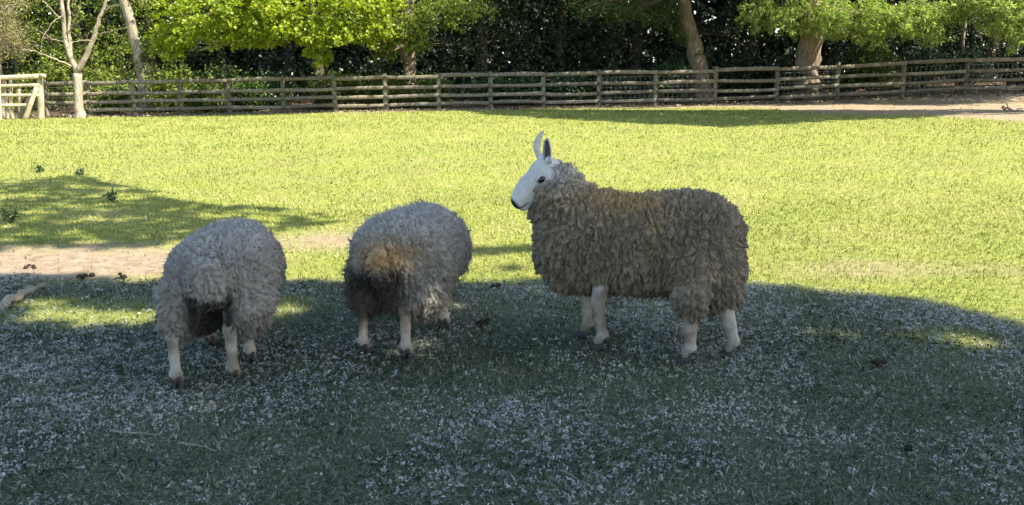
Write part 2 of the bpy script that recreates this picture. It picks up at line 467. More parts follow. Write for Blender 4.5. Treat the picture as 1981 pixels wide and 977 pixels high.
def branch_path(a, b, rng, n=6, wob=0.08, sag=0.0):
    a = np.asarray(a, float); b = np.asarray(b, float)
    t = np.linspace(0, 1, n)[:, None]
    L = np.linalg.norm(b - a)
    P = a + (b - a) * t + rng.normal(size=(n, 3)) * wob * L * np.sin(np.pi * t) * 0.5
    P[:, 2] += sag * L * np.sin(np.pi * t[:, 0])
    return P

def tree(name, label, base, trunk_pts, trunk_r, blobs, leaf, bark, seed, cat='tree', group=None, spray=False, twigs=2, filt=None, limbs=True, limb_min=0.8, limb_r=0.16, flare=0.3, extra=None, droop=0.3, crown_name='crown', trunk_name='trunk', sink=0.3):
    rng = np.random.default_rng(seed)
    bx, by = base; bz = gz(bx, by)
    e = empty(name, (bx, by, bz)); tag(e, label, cat, group)
    O = np.array([bx, by, bz])
    mb = MB()
    tp = np.asarray(trunk_pts, float)
    tp = np.concatenate([[tp[0] - np.array([0, 0, sink])], tp])
    tr = np.concatenate([[trunk_r[0] * 1.15], trunk_r])
    # resample the trunk with a root flare
    s = np.linspace(0, len(tp) - 1, max(8, len(tp) * 4)); i0 = np.minimum(s.astype(int), len(tp) - 2); f = (s - i0)[:, None]
    P = tp[i0] * (1 - f) + tp[i0 + 1] * f; R = tr[i0] * (1 - f[:, 0]) + np.array(tr)[i0 + 1] * f[:, 0]
    R = R * (1 + flare * np.exp(-np.maximum(P[:, 2], 0) / 0.15))
    P[1:-1] += rng.normal(size=(len(P) - 2, 3)) * R[1:-1, None] * 0.08
    mb.tube(P, R, sides=12, rough=0.14, rng=rng)
    for (pts, rr) in (extra or []):
        pts = np.asarray(pts, float)
        s = np.linspace(0, len(pts) - 1, len(pts) * 4); i0 = np.minimum(s.astype(int), len(pts) - 2); f = (s - i0)[:, None]
        Q = pts[i0] * (1 - f) + pts[i0 + 1] * f; Q[1:-1] += rng.normal(size=(len(Q) - 2, 3)) * 0.015
        mb.tube(Q, np.linspace(rr[0], rr[1], len(Q)), sides=7, rough=0.1, rng=rng)
    if blobs:
        LB = [(np.asarray(c, float), r, nc, nl, L, wr, s_) for (c, r, nc, nl, L, wr, s_) in blobs]
        fl = (lambda K: filt(K + O)) if filt is not None else None
        V, F, Rn, tips = (spray_leaves if spray else blob_leaves)(LB, rng, filt=fl) if spray else blob_leaves(LB, rng, droop=droop, filt=fl)
        if limbs:
            for (bl, tk) in zip(LB, tips):
                c = bl[0]
                k = int(np.argmin(np.linalg.norm(P - (c * np.array([0.3, 0.3, 0.75])), axis=1) + (P[:, 2] < limb_min) * 5))
                r0 = min(R[k] * 0.55, limb_r if c[2] > 4 else limb_r * 0.45); bp = branch_path(P[k], c, rng, 7, 0.10, 0.05)
                mb.tube(bp, np.linspace(r0, max(r0 * 0.3, 0.015), 7), sides=6, cap=False)
                m_ = min(len(tk), twigs * 6)
                for q in rng.choice(len(tk), m_, replace=False):
                    st = bp[rng.integers(3, 7)]
                    mb.tube(branch_path(st, tk[q], rng, 5, 0.12), np.linspace(max(r0 * 0.22, 0.010), 0.005, 5), sides=4, cap=False)
        obj(crown_name, mesh_np(V, F, smooth=False, attrs={'rnd': Rn}), M[leaf], e)
    obj(trunk_name, mb.mesh(), M[bark], e)
    return e

def rel(px, py, Y, base):
    """a point given by its direction and distance, as an offset from the tree's foot"""
    p = at_depth(px, py, Y); return p - np.array([base[0], base[1], gz(*base)])
def foot(px, Y):
    x = at_depth(px, 200, Y)[0]; return (x, Y)

# 1 pale forked tree in front of the fence
B = (on_ground(152, 226)[0], 25.6); B = (at_depth(152, 200, 25.6)[0], 25.6)
fork = rel(150, 142, 25.6, B)
ex = [([fork, rel(128, 85, 25.6, B), rel(119, 0, 25.5, B), rel(118, -120, 25.3, B), rel(108, -260, 25.2, B)], (0.085, 0.02)),
      ([rel(139, 112, 25.6, B), rel(134, 60, 25.7, B), rel(132, 0, 25.8, B), rel(140, -140, 26.0, B)], (0.065, 0.018)),
      ([fork, rel(178, 82, 25.5, B), rel(196, 28, 25.4, B), rel(210, -20, 25.4, B), rel(240, -170, 25.2, B)], (0.09, 0.02)),
      ([rel(138, 128, 25.5, B), rel(100, 112, 25.3, B), rel(66, 98, 25.2, B), rel(40, 96, 25.1, B)], (0.028, 0.008)),
      ([rel(128, 82, 25.6, B), rel(105, 76, 25.4, B), rel(75, 60, 25.2, B)], (0.02, 0.006)),
      ([rel(122, 40, 25.6, B), rel(90, 10, 25.3, B), rel(60, -30, 25.0, B)], (0.022, 0.006)),
      ([rel(186, 66, 25.5, B), rel(215, 60, 25.3, B), rel(250, 52, 25.0, B)], (0.018, 0.005)),
      ([rel(181, 78, 25.5, B), rel(155, 78, 25.3, B), rel(135, 84, 25.2, B)], (0.014, 0.005)),
      ([rel(200, 20, 25.4, B), rel(232, 10, 25.0, B), rel(262, -30, 24.8, B)], (0.02, 0.006)),
      ([rel(134, 60, 25.7, B), rel(150, 30, 25.4, B), rel(160, -10, 25.2, B)], (0.016, 0.006)),
      ([rel(120, 30, 25.5, B), rel(100, 45, 25.2, B), rel(82, 70, 25.0, B), rel(80, 100, 25.0, B)], (0.014, 0.005))]
tree('pale_forked_tree', 'slender pale tree forking low in front of the fence, nearly bare', B,
     [(0, 0, 0), (0.0, 0, 0.5), fork], [0.15, 0.125, 0.12],
     [((-0.6, -0.3, 3.6), (1.8, 1.2, 1.4), 40, 14, 0.06, 0.5, 0.14), ((0.8, -0.3, 5.2), (1.8, 1.6, 1.2), 60, 14, 0.07, 0.5, 0.16)], 'leaf_mixed', 'bark_pale', 21, extra=ex, limbs=False, flare=0.12)

# 2 olive-beige shrub at the left edge
B = foot(5, 26.9)
tree('olive_shrub', 'tall beige-olive bush behind the timber hurdle', B, [(0, 0, 0), (0.1, 0, 0.9), (0.2, -0.2, 2.0)], [0.08, 0.06, 0.03],
     [(rel(10, 75, 26.6, B), (0.8, 0.8, 0.75), 110, 34, 0.055, 0.45, 0.10), (rel(-30, 40, 26.6, B), (1.0, 0.9, 1.0), 90, 30, 0.06, 0.45, 0.12),
      (rel(15, 10, 26.8, B), (0.6, 0.8, 0.8), 60, 30, 0.06, 0.45, 0.12), (rel(-20, -40, 26.8, B), (1.2, 1.0, 0.9), 60, 26, 0.07, 0.45, 0.14)], 'leaf_olive', 'bark_pale', 22, cat='bush', twigs=4)

# 3 leaning trunk with ivy
B = foot(283, 28.6)
tree('leaning_grey_tree', 'grey trunk leaning left out of the green bushes near the forked tree', B,
     [(0, 0, 0), rel(278, 140, 28.6, B), rel(262, 80, 28.5, B), rel(240, 0, 28.4, B), rel(215, -120, 28.2, B), rel(190, -260, 28.0, B)], [0.26, 0.21, 0.17, 0.15, 0.12, 0.05],
     [((-1.0, 0, 6.4), (3.0, 2.6, 1.6), 50, 18, 0.14, 0.6, 0.25), (rel(283, 95, 28.5, B), (0.22, 0.22, 0.45), 26, 22, 0.07, 0.8, 0.06), (rel(276, 130, 28.5, B), (0.25, 0.25, 0.35), 16, 20, 0.07, 0.8, 0.07)], 'leaf_mixed', 'bark_pale', 23)

# 4 bright lime-green maple
B = foot(618, 28.6)
bl = []
for (px, py, Y, rx, rz, nc) in ((350, 40, 27.4, 1.0, 0.75, 70), (420, 55, 27.0, 0.9, 0.6, 70), (470, 15, 26.8, 1.1, 0.7, 90), (500, 75, 27.2, 0.7, 0.35, 45),
                                (545, 35, 26.8, 1.0, 0.7, 90), (600, 62, 27.0, 0.8, 0.45, 65), (655, 68, 27.2, 0.7, 0.35, 55), (640, 15, 27.0, 1.1, 0.7, 80),
                                (715, 60, 27.6, 0.7, 0.4, 45), (330, 80, 27.8, 0.7, 0.5, 40), (720, 10, 27.6, 0.9, 0.6, 60), (615, 105, 27.6, 0.35, 0.35, 18)):
    bl.append((rel(px, py, Y - 2.1, B), (rx, 0.9, rz), int(nc * 0.85), 26, 0.105, 0.85, 0.095))
for (x, y, z, r) in ((-2.6, -1.2, 5.6, 2.0), (0.2, -1.5, 6.0, 2.2), (2.2, -0.6, 5.8, 1.8), (-0.5, 0.3, 8.0, 2.4)):
    bl.append(((x, y, z), (r, r, r * 0.7), 42, 16, 0.17, 0.85, 0.25))
tree('lime_maple', 'broad maple with sunlit yellow-green leaves hanging over the fence', B,
     [(0, 0, 0), (0.05, 0, 1.2), (0.0, -0.1, 2.8), (-0.2, -0.2, 5.0), (-0.2, 0, 8.0)], [0.24, 0.19, 0.16, 0.12, 0.04], bl, 'leaf_lime', 'bark_dark', 24, twigs=2, limb_min=2.0, limb_r=0.12)

# 5 mid-green tree right of it
B = foot(792, 29.8)
bl = [(rel(px, py, Y - 1.9, B), (rx, 1.0, rz), nc, 24, 0.10, 0.7, 0.11) for (px, py, Y, rx, rz, nc) in
      ((770, 40, 28.6, 1.0, 0.7, 60), (850, 25, 28.4, 1.1, 0.7, 60), (800, 75, 28.8, 0.6, 0.4, 25), (905, 15, 28.8, 1.0, 0.6, 40), (740, 85, 28.8, 0.6, 0.5, 25), (700, 35, 29.0, 0.9, 0.8, 40))]
bl += [((0, -0.4, 6.0), (2.2, 2.0, 1.4), 60, 18, 0.17, 0.7, 0.25), ((0.5, 0, 8.0), (2.2, 2.2, 1.6), 50, 16, 0.18, 0.7, 0.25)]
tree('green_sycamore', 'mid-green tree with dark trunk between the lime maple and dark wood', B,
     [(0, 0, 0), (0.05, 0, 1.5), (0.1, 0, 3.4), (0, 0, 7.5)], [0.28, 0.22, 0.18, 0.05], bl, 'leaf_spring', 'bark_brown', 25)

# tall leafy trees filling the left of the wood
for k, (px, Y, h, lab) in enumerate(((40, 31.5, 7.0, 'tall leafy hazel behind the beige-olive bush'), (165, 32.0, 7.5, 'tall leafy hazel directly behind the pale forked tree'), (300, 32.5, 7.0, 'tall leafy hazel behind the leaning grey trunk'), (430, 33.0, 7.0, 'leafy hazel hidden deep behind the lime maple boughs'))):
    B = foot(px, Y)
    bl = [((-0.8, -0.8, 2.3), (1.3, 1.0, 1.0), 50, 20, 0.10, 0.7, 0.12), ((0.9, -0.6, 2.7), (1.3, 1.0, 1.1), 50, 20, 0.10, 0.7, 0.12), ((0, -0.8, 4.0), (1.9, 1.2, 1.0), 70, 18, 0.12, 0.7, 0.16), ((0, 0, 5.8), (1.8, 1.5, 1.2), 50, 16, 0.17, 0.7, 0.22)]
    tree('hazel_tree', lab, B, [(0, 0, 0), (0.1, 0, 1.5), (0, 0, 3.5), (0.1, 0, h)], [0.14, 0.11, 0.08, 0.02], bl, 'leaf_spring', 'bark_brown', 140 + k, group='hazels in the wood', twigs=2)

# 6 dark evergreens across the middle
for k, (px, Y, h, w, lab) in enumerate(((560, 32.5, 8.0, 2.6, 'dark evergreen behind the trunk of the lime maple'), (730, 32.5, 8.5, 2.6, 'dark evergreen behind the mid-green tree'), (930, 31.0, 8.5, 2.6, 'dark evergreen behind the fence right of the mid-green tree'),
                                       (1080, 31.5, 9.5, 2.8, 'widest dark evergreen in the black shade behind the fence'),
                                       (1225, 32.0, 9.0, 2.7, 'dark evergreen just left of the leaning brown trunk'),
                                       (1440, 32.5, 9.5, 2.8, 'dark evergreen filling the gap between the two brown trunks'),
                                       (1700, 32.5, 9.0, 2.8, 'dark evergreen behind the pale laurel and the ash'),
                                       (1900, 32.0, 9.0, 2.8, 'dark evergreen behind the thin grey stem'))):
    B = foot(px, Y)
    bl = [((-w * 0.45, -0.6, 2.0), (w * 0.65, 1.4, 1.2), 70, 16, 0.12, 0.6, 0.18), ((w * 0.45, -0.4, 2.4), (w * 0.65, 1.4, 1.3), 70, 16, 0.12, 0.6, 0.18),
          ((0, -1.2, 4.0), (w, 2.0, 1.3), 120, 18, 0.14, 0.6, 0.22), ((0, -0.5, 6.2), (w * 1.1, 2.6, 1.6), 120, 16, 0.2, 0.6, 0.3), ((0, 0, h - 1), (w * 0.8, 2.2, 1.4), 70, 14, 0.2, 0.6, 0.3)]
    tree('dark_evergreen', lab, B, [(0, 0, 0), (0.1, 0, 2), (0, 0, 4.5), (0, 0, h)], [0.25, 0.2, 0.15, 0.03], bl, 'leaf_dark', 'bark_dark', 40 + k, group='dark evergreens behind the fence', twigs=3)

# 7 leaning brown trunk, ivy up its left side
B = foot(1362, 28.2)
bl = [(rel(1318, 50, 28.0, B), (0.30, 0.3, 0.7), 40, 18, 0.06, 0.8, 0.08), (rel(1290, 20, 28.0, B), (0.5, 0.5, 0.7), 40, 18, 0.07, 0.7, 0.12), (rel(1345, 105, 28.1, B), (0.2, 0.25, 0.12), 9, 14, 0.06, 0.8, 0.06),
      (rel(1230, 20, 27.6, B), (1.2, 1.0, 0.7), 60, 18, 0.09, 0.6, 0.16), (rel(1150, 10, 27.4, B), (1.0, 1.0, 0.6), 40, 18, 0.09, 0.6, 0.16),
      ((-1.5, -1.0, 6.2), (3.2, 3.2, 1.6), 170, 18, 0.17, 0.6, 0.28), ((-3.6, -3.6, 5.4), (1.6, 1.6, 1.0), 110, 18, 0.15, 0.6, 0.25), ((-1.4, -4.0, 5.4), (2.0, 1.6, 1.0), 110, 18, 0.15, 0.6, 0.25), ((1.8, -4.0, 5.5), (2.0, 1.6, 1.0), 110, 18, 0.15, 0.6, 0.25), ((-3.0, -3.2, 7.2), (2.6, 2.0, 1.2), 110, 18, 0.17, 0.6, 0.28), ((0.5, -1.5, 8.0), (3.0, 3.0, 1.6), 130, 16, 0.18, 0.6, 0.28)]
tree('leaning_brown_tree', 'thick brown trunk leaning left behind the fence, patched with sunlight', B,
     [(0, 0, 0), rel(1352, 130, 28.2, B), rel(1340, 80, 28.1, B), rel(1326, 30, 28.0, B), rel(1318, -30, 27.9, B), rel(1300, -140, 27.8, B), (-1.2, -0.6, 8.0)], [0.36, 0.30, 0.25, 0.22, 0.20, 0.16, 0.05], bl, 'leaf_green', 'bark_brown', 27, twigs=5, limb_min=3.6, limb_r=0.09)

# 8 the ash overhanging the field
B = foot(1556, 27.2)
bl = []
for (px, py, Y, rx, rz, nc) in ((1500, 20, 25.6, 0.9, 0.55, 34), (1580, 10, 25.2, 1.0, 0.55, 40), (1650, 30, 24.8, 1.0, 0.45, 50), (1720, 40, 24.6, 0.9, 0.4, 50), (1780, 25, 24.6, 0.9, 0.45, 46),
                                (1790, 66, 24.6, 0.4, 0.2, 16), (1690, 66, 24.8, 0.5, 0.2, 20), (1840, 15, 24.8, 0.6, 0.4, 24), (1620, 50, 25.2, 0.6, 0.3, 26), (1460, 30, 26.0, 0.6, 0.35, 22), (1560, 50, 25.8, 0.6, 0.25, 20), (1840, 40, 24.8, 0.35, 0.25, 10)):
    bl.append((rel(px, py, Y, B), (rx, 0.9, rz), nc, 9, 0.13, 0.2, 0.13))
for (x, y, z, r) in ((-2.6, 0.2, 5.4, 2.2), (0.8, -0.2, 5.6, 2.2), (3.6, 0.6, 5.4, 2.0), (0, 0.8, 7.8, 2.8)):
    bl.append(((x, y, z), (r, r, r * 0.6), 130, 7, 0.30, 0.32, 0.3))
tree('ash_tree', 'large ash with thick trunk and feathery bright crown overhanging the fence', B,
     [(0, 0, 0), (-0.02, 0, 0.9), (0.05, -0.1, 2.0), (0.2, -0.6, 4.5), (0.4, -1.2, 8.5)], [0.46, 0.38, 0.36, 0.26, 0.06], bl, 'leaf_ash', 'bark_brown', 28, spray=True, twigs=2, limb_min=2.4)

# 9 second ash at the right edge
B = foot(2120, 26.0)
bl = []
for (px, py, Y, rx, rz, nc) in ((1940, 15, 23.6, 0.7, 0.55, 44), (1965, 50, 23.4, 0.6, 0.35, 34), (2010, 30, 23.6, 0.8, 0.6, 44), (1905, 0, 23.8, 0.5, 0.4, 24), (1985, 75, 23.5, 0.4, 0.2, 18), (2080, 40, 23.8, 1.0, 0.6, 40)):
    bl.append((rel(px, py, Y, B), (rx, 0.8, rz), nc, 9, 0.13, 0.2, 0.13))
for (x, y, z, r) in ((-1.2, -1.8, 5.4, 2.2), (1.4, -1.0, 5.6, 2.4), (0, -0.5, 7.6, 2.6)):
    bl.append(((x, y, z), (r, r, r * 0.6), 100, 7, 0.30, 0.28, 0.3))
tree('ash_tree', 'second feathery ash whose boughs hang at the sandy bank', B, [(0, 0, 0), (0, 0, 2.0), (0.1, -0.3, 4.5), (0, 0, 8)], [0.3, 0.26, 0.2, 0.05], bl, 'leaf_ash', 'bark_brown', 29, spray=True, twigs=2)

# 10 thin stem
B = foot(1866, 28.8)
tree('thin_grey_sapling', 'thin bare grey stem rising between the two ash crowns', B, [(0, 0, 0), rel(1862, 80, 28.8, B), rel(1868, 40, 28.8, B), rel(1871, 0, 28.8, B), rel(1869, -140, 28.6, B)], [0.06, 0.055, 0.05, 0.045, 0.02],
     [((0.2, 0, 5.6), (1.4, 1.4, 1.0), 60, 16, 0.14, 0.6, 0.2)], 'leaf_green', 'bark_pale', 30)

# 11 shrubs along the back of the fence
SHR = [(395, 27.0, 0.7, 0.95, 'leaf_mixed', 'small bramble tangled in the rails left of the lime maple trunk'), (225, 27.0, 0.6, 0.9, 'leaf_mixed', 'small bramble tangled in the rails beside the pale forked tree'), (480, 27.3, 0.8, 1.0, 'leaf_green', 'low bush against the rails under the middle of the lime maple'),
       (205, 28.0, 1.1, 1.5, 'leaf_spring', 'green bush just right of the pale forked tree'),
       (330, 28.2, 1.3, 1.7, 'leaf_spring', 'green bush at the foot of the leaning grey trunk'),
       (110, 29.5, 1.6, 2.6, 'leaf_spring', 'tall green bush behind the pale forked tree'),
       (230, 30.5, 1.8, 3.3, 'leaf_spring', 'tallest green bush left of the leaning grey trunk'),
       (430, 28.6, 1.3, 1.6, 'leaf_mixed', 'loose green bush under the lime maple, on its left'),
       (535, 28.8, 1.2, 1.2, 'leaf_laurel', 'low glossy bush under the lime maple beside its trunk'),
       (655, 28.0, 1.0, 1.3, 'leaf_mixed', 'bramble bush grown through the rails by the maple trunk'),
       (745, 27.8, 1.0, 1.15, 'leaf_mixed', 'bramble bush topping the fence below the mid-green tree'),
       (830, 28.2, 1.0, 1.2, 'leaf_green', 'green bush below the mid-green tree, on its right'),
       (940, 28.8, 1.0, 0.9, 'leaf_laurel', 'low dark glossy bush beneath the first evergreen'),
       (1020, 28.2, 0.9, 1.1, 'leaf_laurel', 'glossy bush in deep shade beneath the widest evergreen'),
       (1110, 27.8, 0.9, 1.1, 'leaf_laurel', 'small glossy bush with a lime shoot poking through the rails'),
       (1195, 28.2, 0.9, 1.5, 'leaf_laurel', 'glossy holly-like bush two bays left of the leaning brown trunk'),
       (1285, 28.0, 0.9, 1.5, 'leaf_laurel', 'dark holly-like bush touching the leaning brown trunk'),
       (1425, 28.8, 1.1, 1.7, 'leaf_dark', 'dark bush between the leaning trunk and the ash trunk'),
       (1490, 28.9, 0.8, 1.4, 'leaf_dark', 'dark bush hugging the left side of the ash trunk'),
       (1625, 28.2, 0.9, 1.5, 'leaf_laurel', 'laurel bush leaning out right beside the ash trunk'),
       (1690, 28.0, 1.0, 1.75, 'leaf_mixed', 'pale-topped laurel bush between the ash trunk and thin stem'),
       (1780, 28.6, 1.0, 1.4, 'leaf_laurel', 'laurel bush beneath the drooping tip of the ash'),
       (1860, 28.4, 0.9, 1.2, 'leaf_laurel', 'laurel bush at the foot of the thin grey stem'),
       (1945, 28.6, 1.1, 1.3, 'leaf_dark', 'dark bush behind the last bay above the sandy bank'),
       (2050, 28.6, 1.2, 1.5, 'leaf_laurel', 'laurel bush past the sandy bank at the fence')]
for k, (px, Y, w, h, lf, lab) in enumerate(SHR):
    B = foot(px, Y); rg = np.random.default_rng(100 + k)
    bl = []
    for q in range(5):
        a = rg.uniform(0, 6.28); rr = w * rg.uniform(0.1, 0.55)
        bl.append(((rr * math.cos(a), rr * math.sin(a) * 0.8, h * rg.uniform(0.22, 0.68)), (w * 0.6, w * 0.5, h * 0.40), 34, 20, 0.10, 0.6, 0.12))
    tree('hedge_bush', lab, B, [(0, 0, 0), (0.03, 0, h * 0.35), (0, 0.05, h * 0.6)], [0.05, 0.035, 0.02], bl, lf, 'bark_dark', 200 + k, cat='bush', group='bushes along the back of the fence', twigs=2, crown_name='foliage', trunk_name='stem')

# 12 the wood beyond
rg = np.random.default_rng(77)
bl = []
for k in range(64):
    x = -26 + 52 * (k + rg.uniform(-0.4, 0.4)) / 63; y = rg.uniform(29.6, 33.5)
    bl.append(((x, y, gz(x, y) + rg.uniform(0.5, 1.0)), (1.1, 0.8, rg.uniform(0.7, 1.2)), 24, 16, 0.15, 0.65, 0.2))
V, F, Rn, tips = blob_leaves(bl, rg)
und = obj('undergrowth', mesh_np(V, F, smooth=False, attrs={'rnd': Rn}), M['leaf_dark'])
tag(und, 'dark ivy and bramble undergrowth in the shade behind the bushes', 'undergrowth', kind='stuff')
bl = []
for k in range(46):
    x = -30 + 60 * (k + rg.uniform(-0.4, 0.4)) / 45; y = rg.uniform(35.5, 40)
    for z, r in ((1.4, 2.0), (4.2, 2.3), (7.4, 2.6)):
        if z > 7 and rg.random() < 0.3: continue
        if z > 4 and z < 5 and rg.random() < 0.08: continue
        bl.append(((x + rg.uniform(-0.8, 0.8), y, gz(x, y) + z), (r, 1.8, r * 0.85), 34, 12, 0.38, 0.85, 0.42))
for k in range(30):
    x = -36 + 72 * k / 29; y = rg.uniform(44, 50)
    for z in (2.0, 5.5, 9.0, 12.0): bl.append(((x, y, gz(x, y) + z), (2.6, 2.2, 2.4), 18, 9, 0.95, 0.85, 0.7))
V, F, Rn, tips = blob_leaves(bl, rg)
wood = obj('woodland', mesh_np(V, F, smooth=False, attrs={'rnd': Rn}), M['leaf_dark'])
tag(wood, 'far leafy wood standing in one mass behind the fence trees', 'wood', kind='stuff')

# ------------------------------------------------------------------ the two big trees whose shade lies on the turf
def poly_px(pts):
    return np.array([on_ground(*p) for p in pts])
def inside(P, poly):
    x, y = P[:, 0], P[:, 1]; r = np.zeros(len(P), bool); n = len(poly)
    for i in range(n):
        x0, y0 = poly[i]; x1, y1 = poly[(i + 1) % n]
        c = ((y0 > y) != (y1 > y)) & (x < (x1 - x0) * (y - y0) / (y1 - y0 + 1e-12) + x0)
        r ^= c
    return r
near = poly_px([(1981, 634), (1900, 608), (1800, 588), (1700, 575), (1600, 566), (1440, 548), (1250, 540), (1000, 548), (930, 545), (760, 550), (560, 545), (420, 540), (300, 545), (150, 540), (0, 528)])
near = np.concatenate([[(9.0, -3.5), (6.0, 3.4)], near, [(-7.5, 5.9), (-9.0, -3.5)]])
tongue = poly_px([(-250, 360), (0, 348), (150, 338), (290, 368), (420, 398), (560, 402), (680, 432), (560, 452), (440, 462), (300, 474), (0, 496), (-250, 510)])
streak = poly_px([(905, 478), (1060, 480), (1060, 492), (905, 490)]), poly_px([(905, 514), (1040, 516), (1040, 530), (905, 528)])
def in_shade(G):
    G = G + 0.16 * np.stack([fbm(G[:, 0] * 2.4, G[:, 1] * 2.4, 7) - 0.5, fbm(G[:, 0] * 2.4, G[:, 1] * 2.4, 8) - 0.5], 1) * 2.2
    r = inside(G, near) | inside(G, tongue) | inside(G, streak[0]) | inside(G, streak[1]) | (G[:, 1] > 12)
    for (c, rx, ry) in holes: r &= ~((((G[:, 0] - c[0]) / rx) ** 2 + ((G[:, 1] - c[1]) / ry) ** 2) < 1)
    return r
fieldsh = poly_px([(850, 208), (950, 221), (1100, 231), (1250, 239), (1400, 245), (1500, 239), (1600, 232), (1750, 227), (1850, 218), (1810, 213), (1600, 213), (1300, 214), (1100, 213)])
rg = np.random.default_rng(3)
cand = np.stack([rg.uniform(-11, 10, 18000), rg.uniform(-4, 12, 18000)], 1)
n1 = fbm(cand[:, 0] * 0.9, cand[:, 1] * 0.9, 61)
okm = inside(cand, near) | (inside(cand, tongue) & (rg.random(len(cand)) < 0.27)) | inside(cand, streak[0]) | inside(cand, streak[1])
cand = cand[okm]
hgt = 8.4 + 1.6 * (fbm(cand[:, 0] * 0.35, cand[:, 1] * 0.35, 62) - 0.5) * 2 + rg.uniform(-1.6, 1.6, len(cand))
K = np.concatenate([cand + SUN_H * (hgt / math.tan(SUN_EL))[:, None], hgt[:, None]], 1)
TR = [((11.5, -3.6), 'tall spreading oak standing off to the right whose crown shades the sheep'), ((3.4, -5.4), 'broad oak behind the viewpoint shading the near turf'), ((18.5, 19.5), 'tall oak standing in the field whose shadow lies before the ash')]
own = np.argmin(np.stack([np.linalg.norm(K[:, :2] - np.array(t[0]), axis=1) for t in TR[:2]]), 0)
c3 = np.stack([rg.uniform(-3, 14, 9000), rg.uniform(14, 27, 9000)], 1); c3 = c3[inside(c3, fieldsh)]
h3 = rg.uniform(5.4, 8.6, len(c3)); K3 = np.concatenate([c3 + SUN_H * (h3 / math.tan(SUN_EL))[:, None], h3[:, None]], 1)
K = np.concatenate([K, K3]); own = np.concatenate([own, np.full(len(K3), 2)])
for q, ((bx, by), lab) in enumerate(TR):
    rgq = np.random.default_rng(300 + q); Kq = K[own == q]
    e = empty('shade_oak', (bx, by, gz(bx, by))); tag(e, lab, 'tree')
    O = np.array(e.location); nl = 9
    n = len(Kq) * nl
    P = np.repeat(Kq, nl, 0) + rgq.normal(size=(n, 3)) * np.array([0.13, 0.13, 0.10])
    G = P[:, :2] - SUN_H * (P[:, 2] / math.tan(SUN_EL))[:, None]
    P = P[in_shade(G)]; n = len(P)
    N = norm(np.array([0.3, 0, 0.8]) + rgq.normal(size=(n, 3)) * 0.6); A = norm(rgq.normal(size=(n, 3)))
    ln = 0.235 * rgq.uniform(0.6, 1.3, n)
    V, F, Rn = leaf_mesh(P - O, A, N, ln, ln * 0.7, rgq.random(n))
    obj('crown', mesh_np(V, F, smooth=False, attrs={'rnd': Rn}), M['leaf_dark'], e)
    mb = MB(); top = Kq.mean(0) - O
    tp = np.array([(0, 0, -0.4), (0, 0, 0.3), (0.1, 0, 2.0), (top[0] * 0.3, top[1] * 0.3, 4.5), (top[0] * 0.5, top[1] * 0.5, 6.6)])
    mb.tube(tp, [0.75, 0.6, 0.45, 0.4, 0.3], sides=14, rough=0.15, rng=rgq)
    for k in rgq.choice(len(Kq), 16, replace=False):
        st = tp[rgq.integers(2, 5)]; bp = branch_path(st, Kq[k] - O, rgq, 8, 0.12, 0.08)
        mb.tube(bp, np.linspace(0.16, 0.03, 8), sides=6, cap=False)
    obj('trunk', mb.mesh(), M['bark_brown'], e)

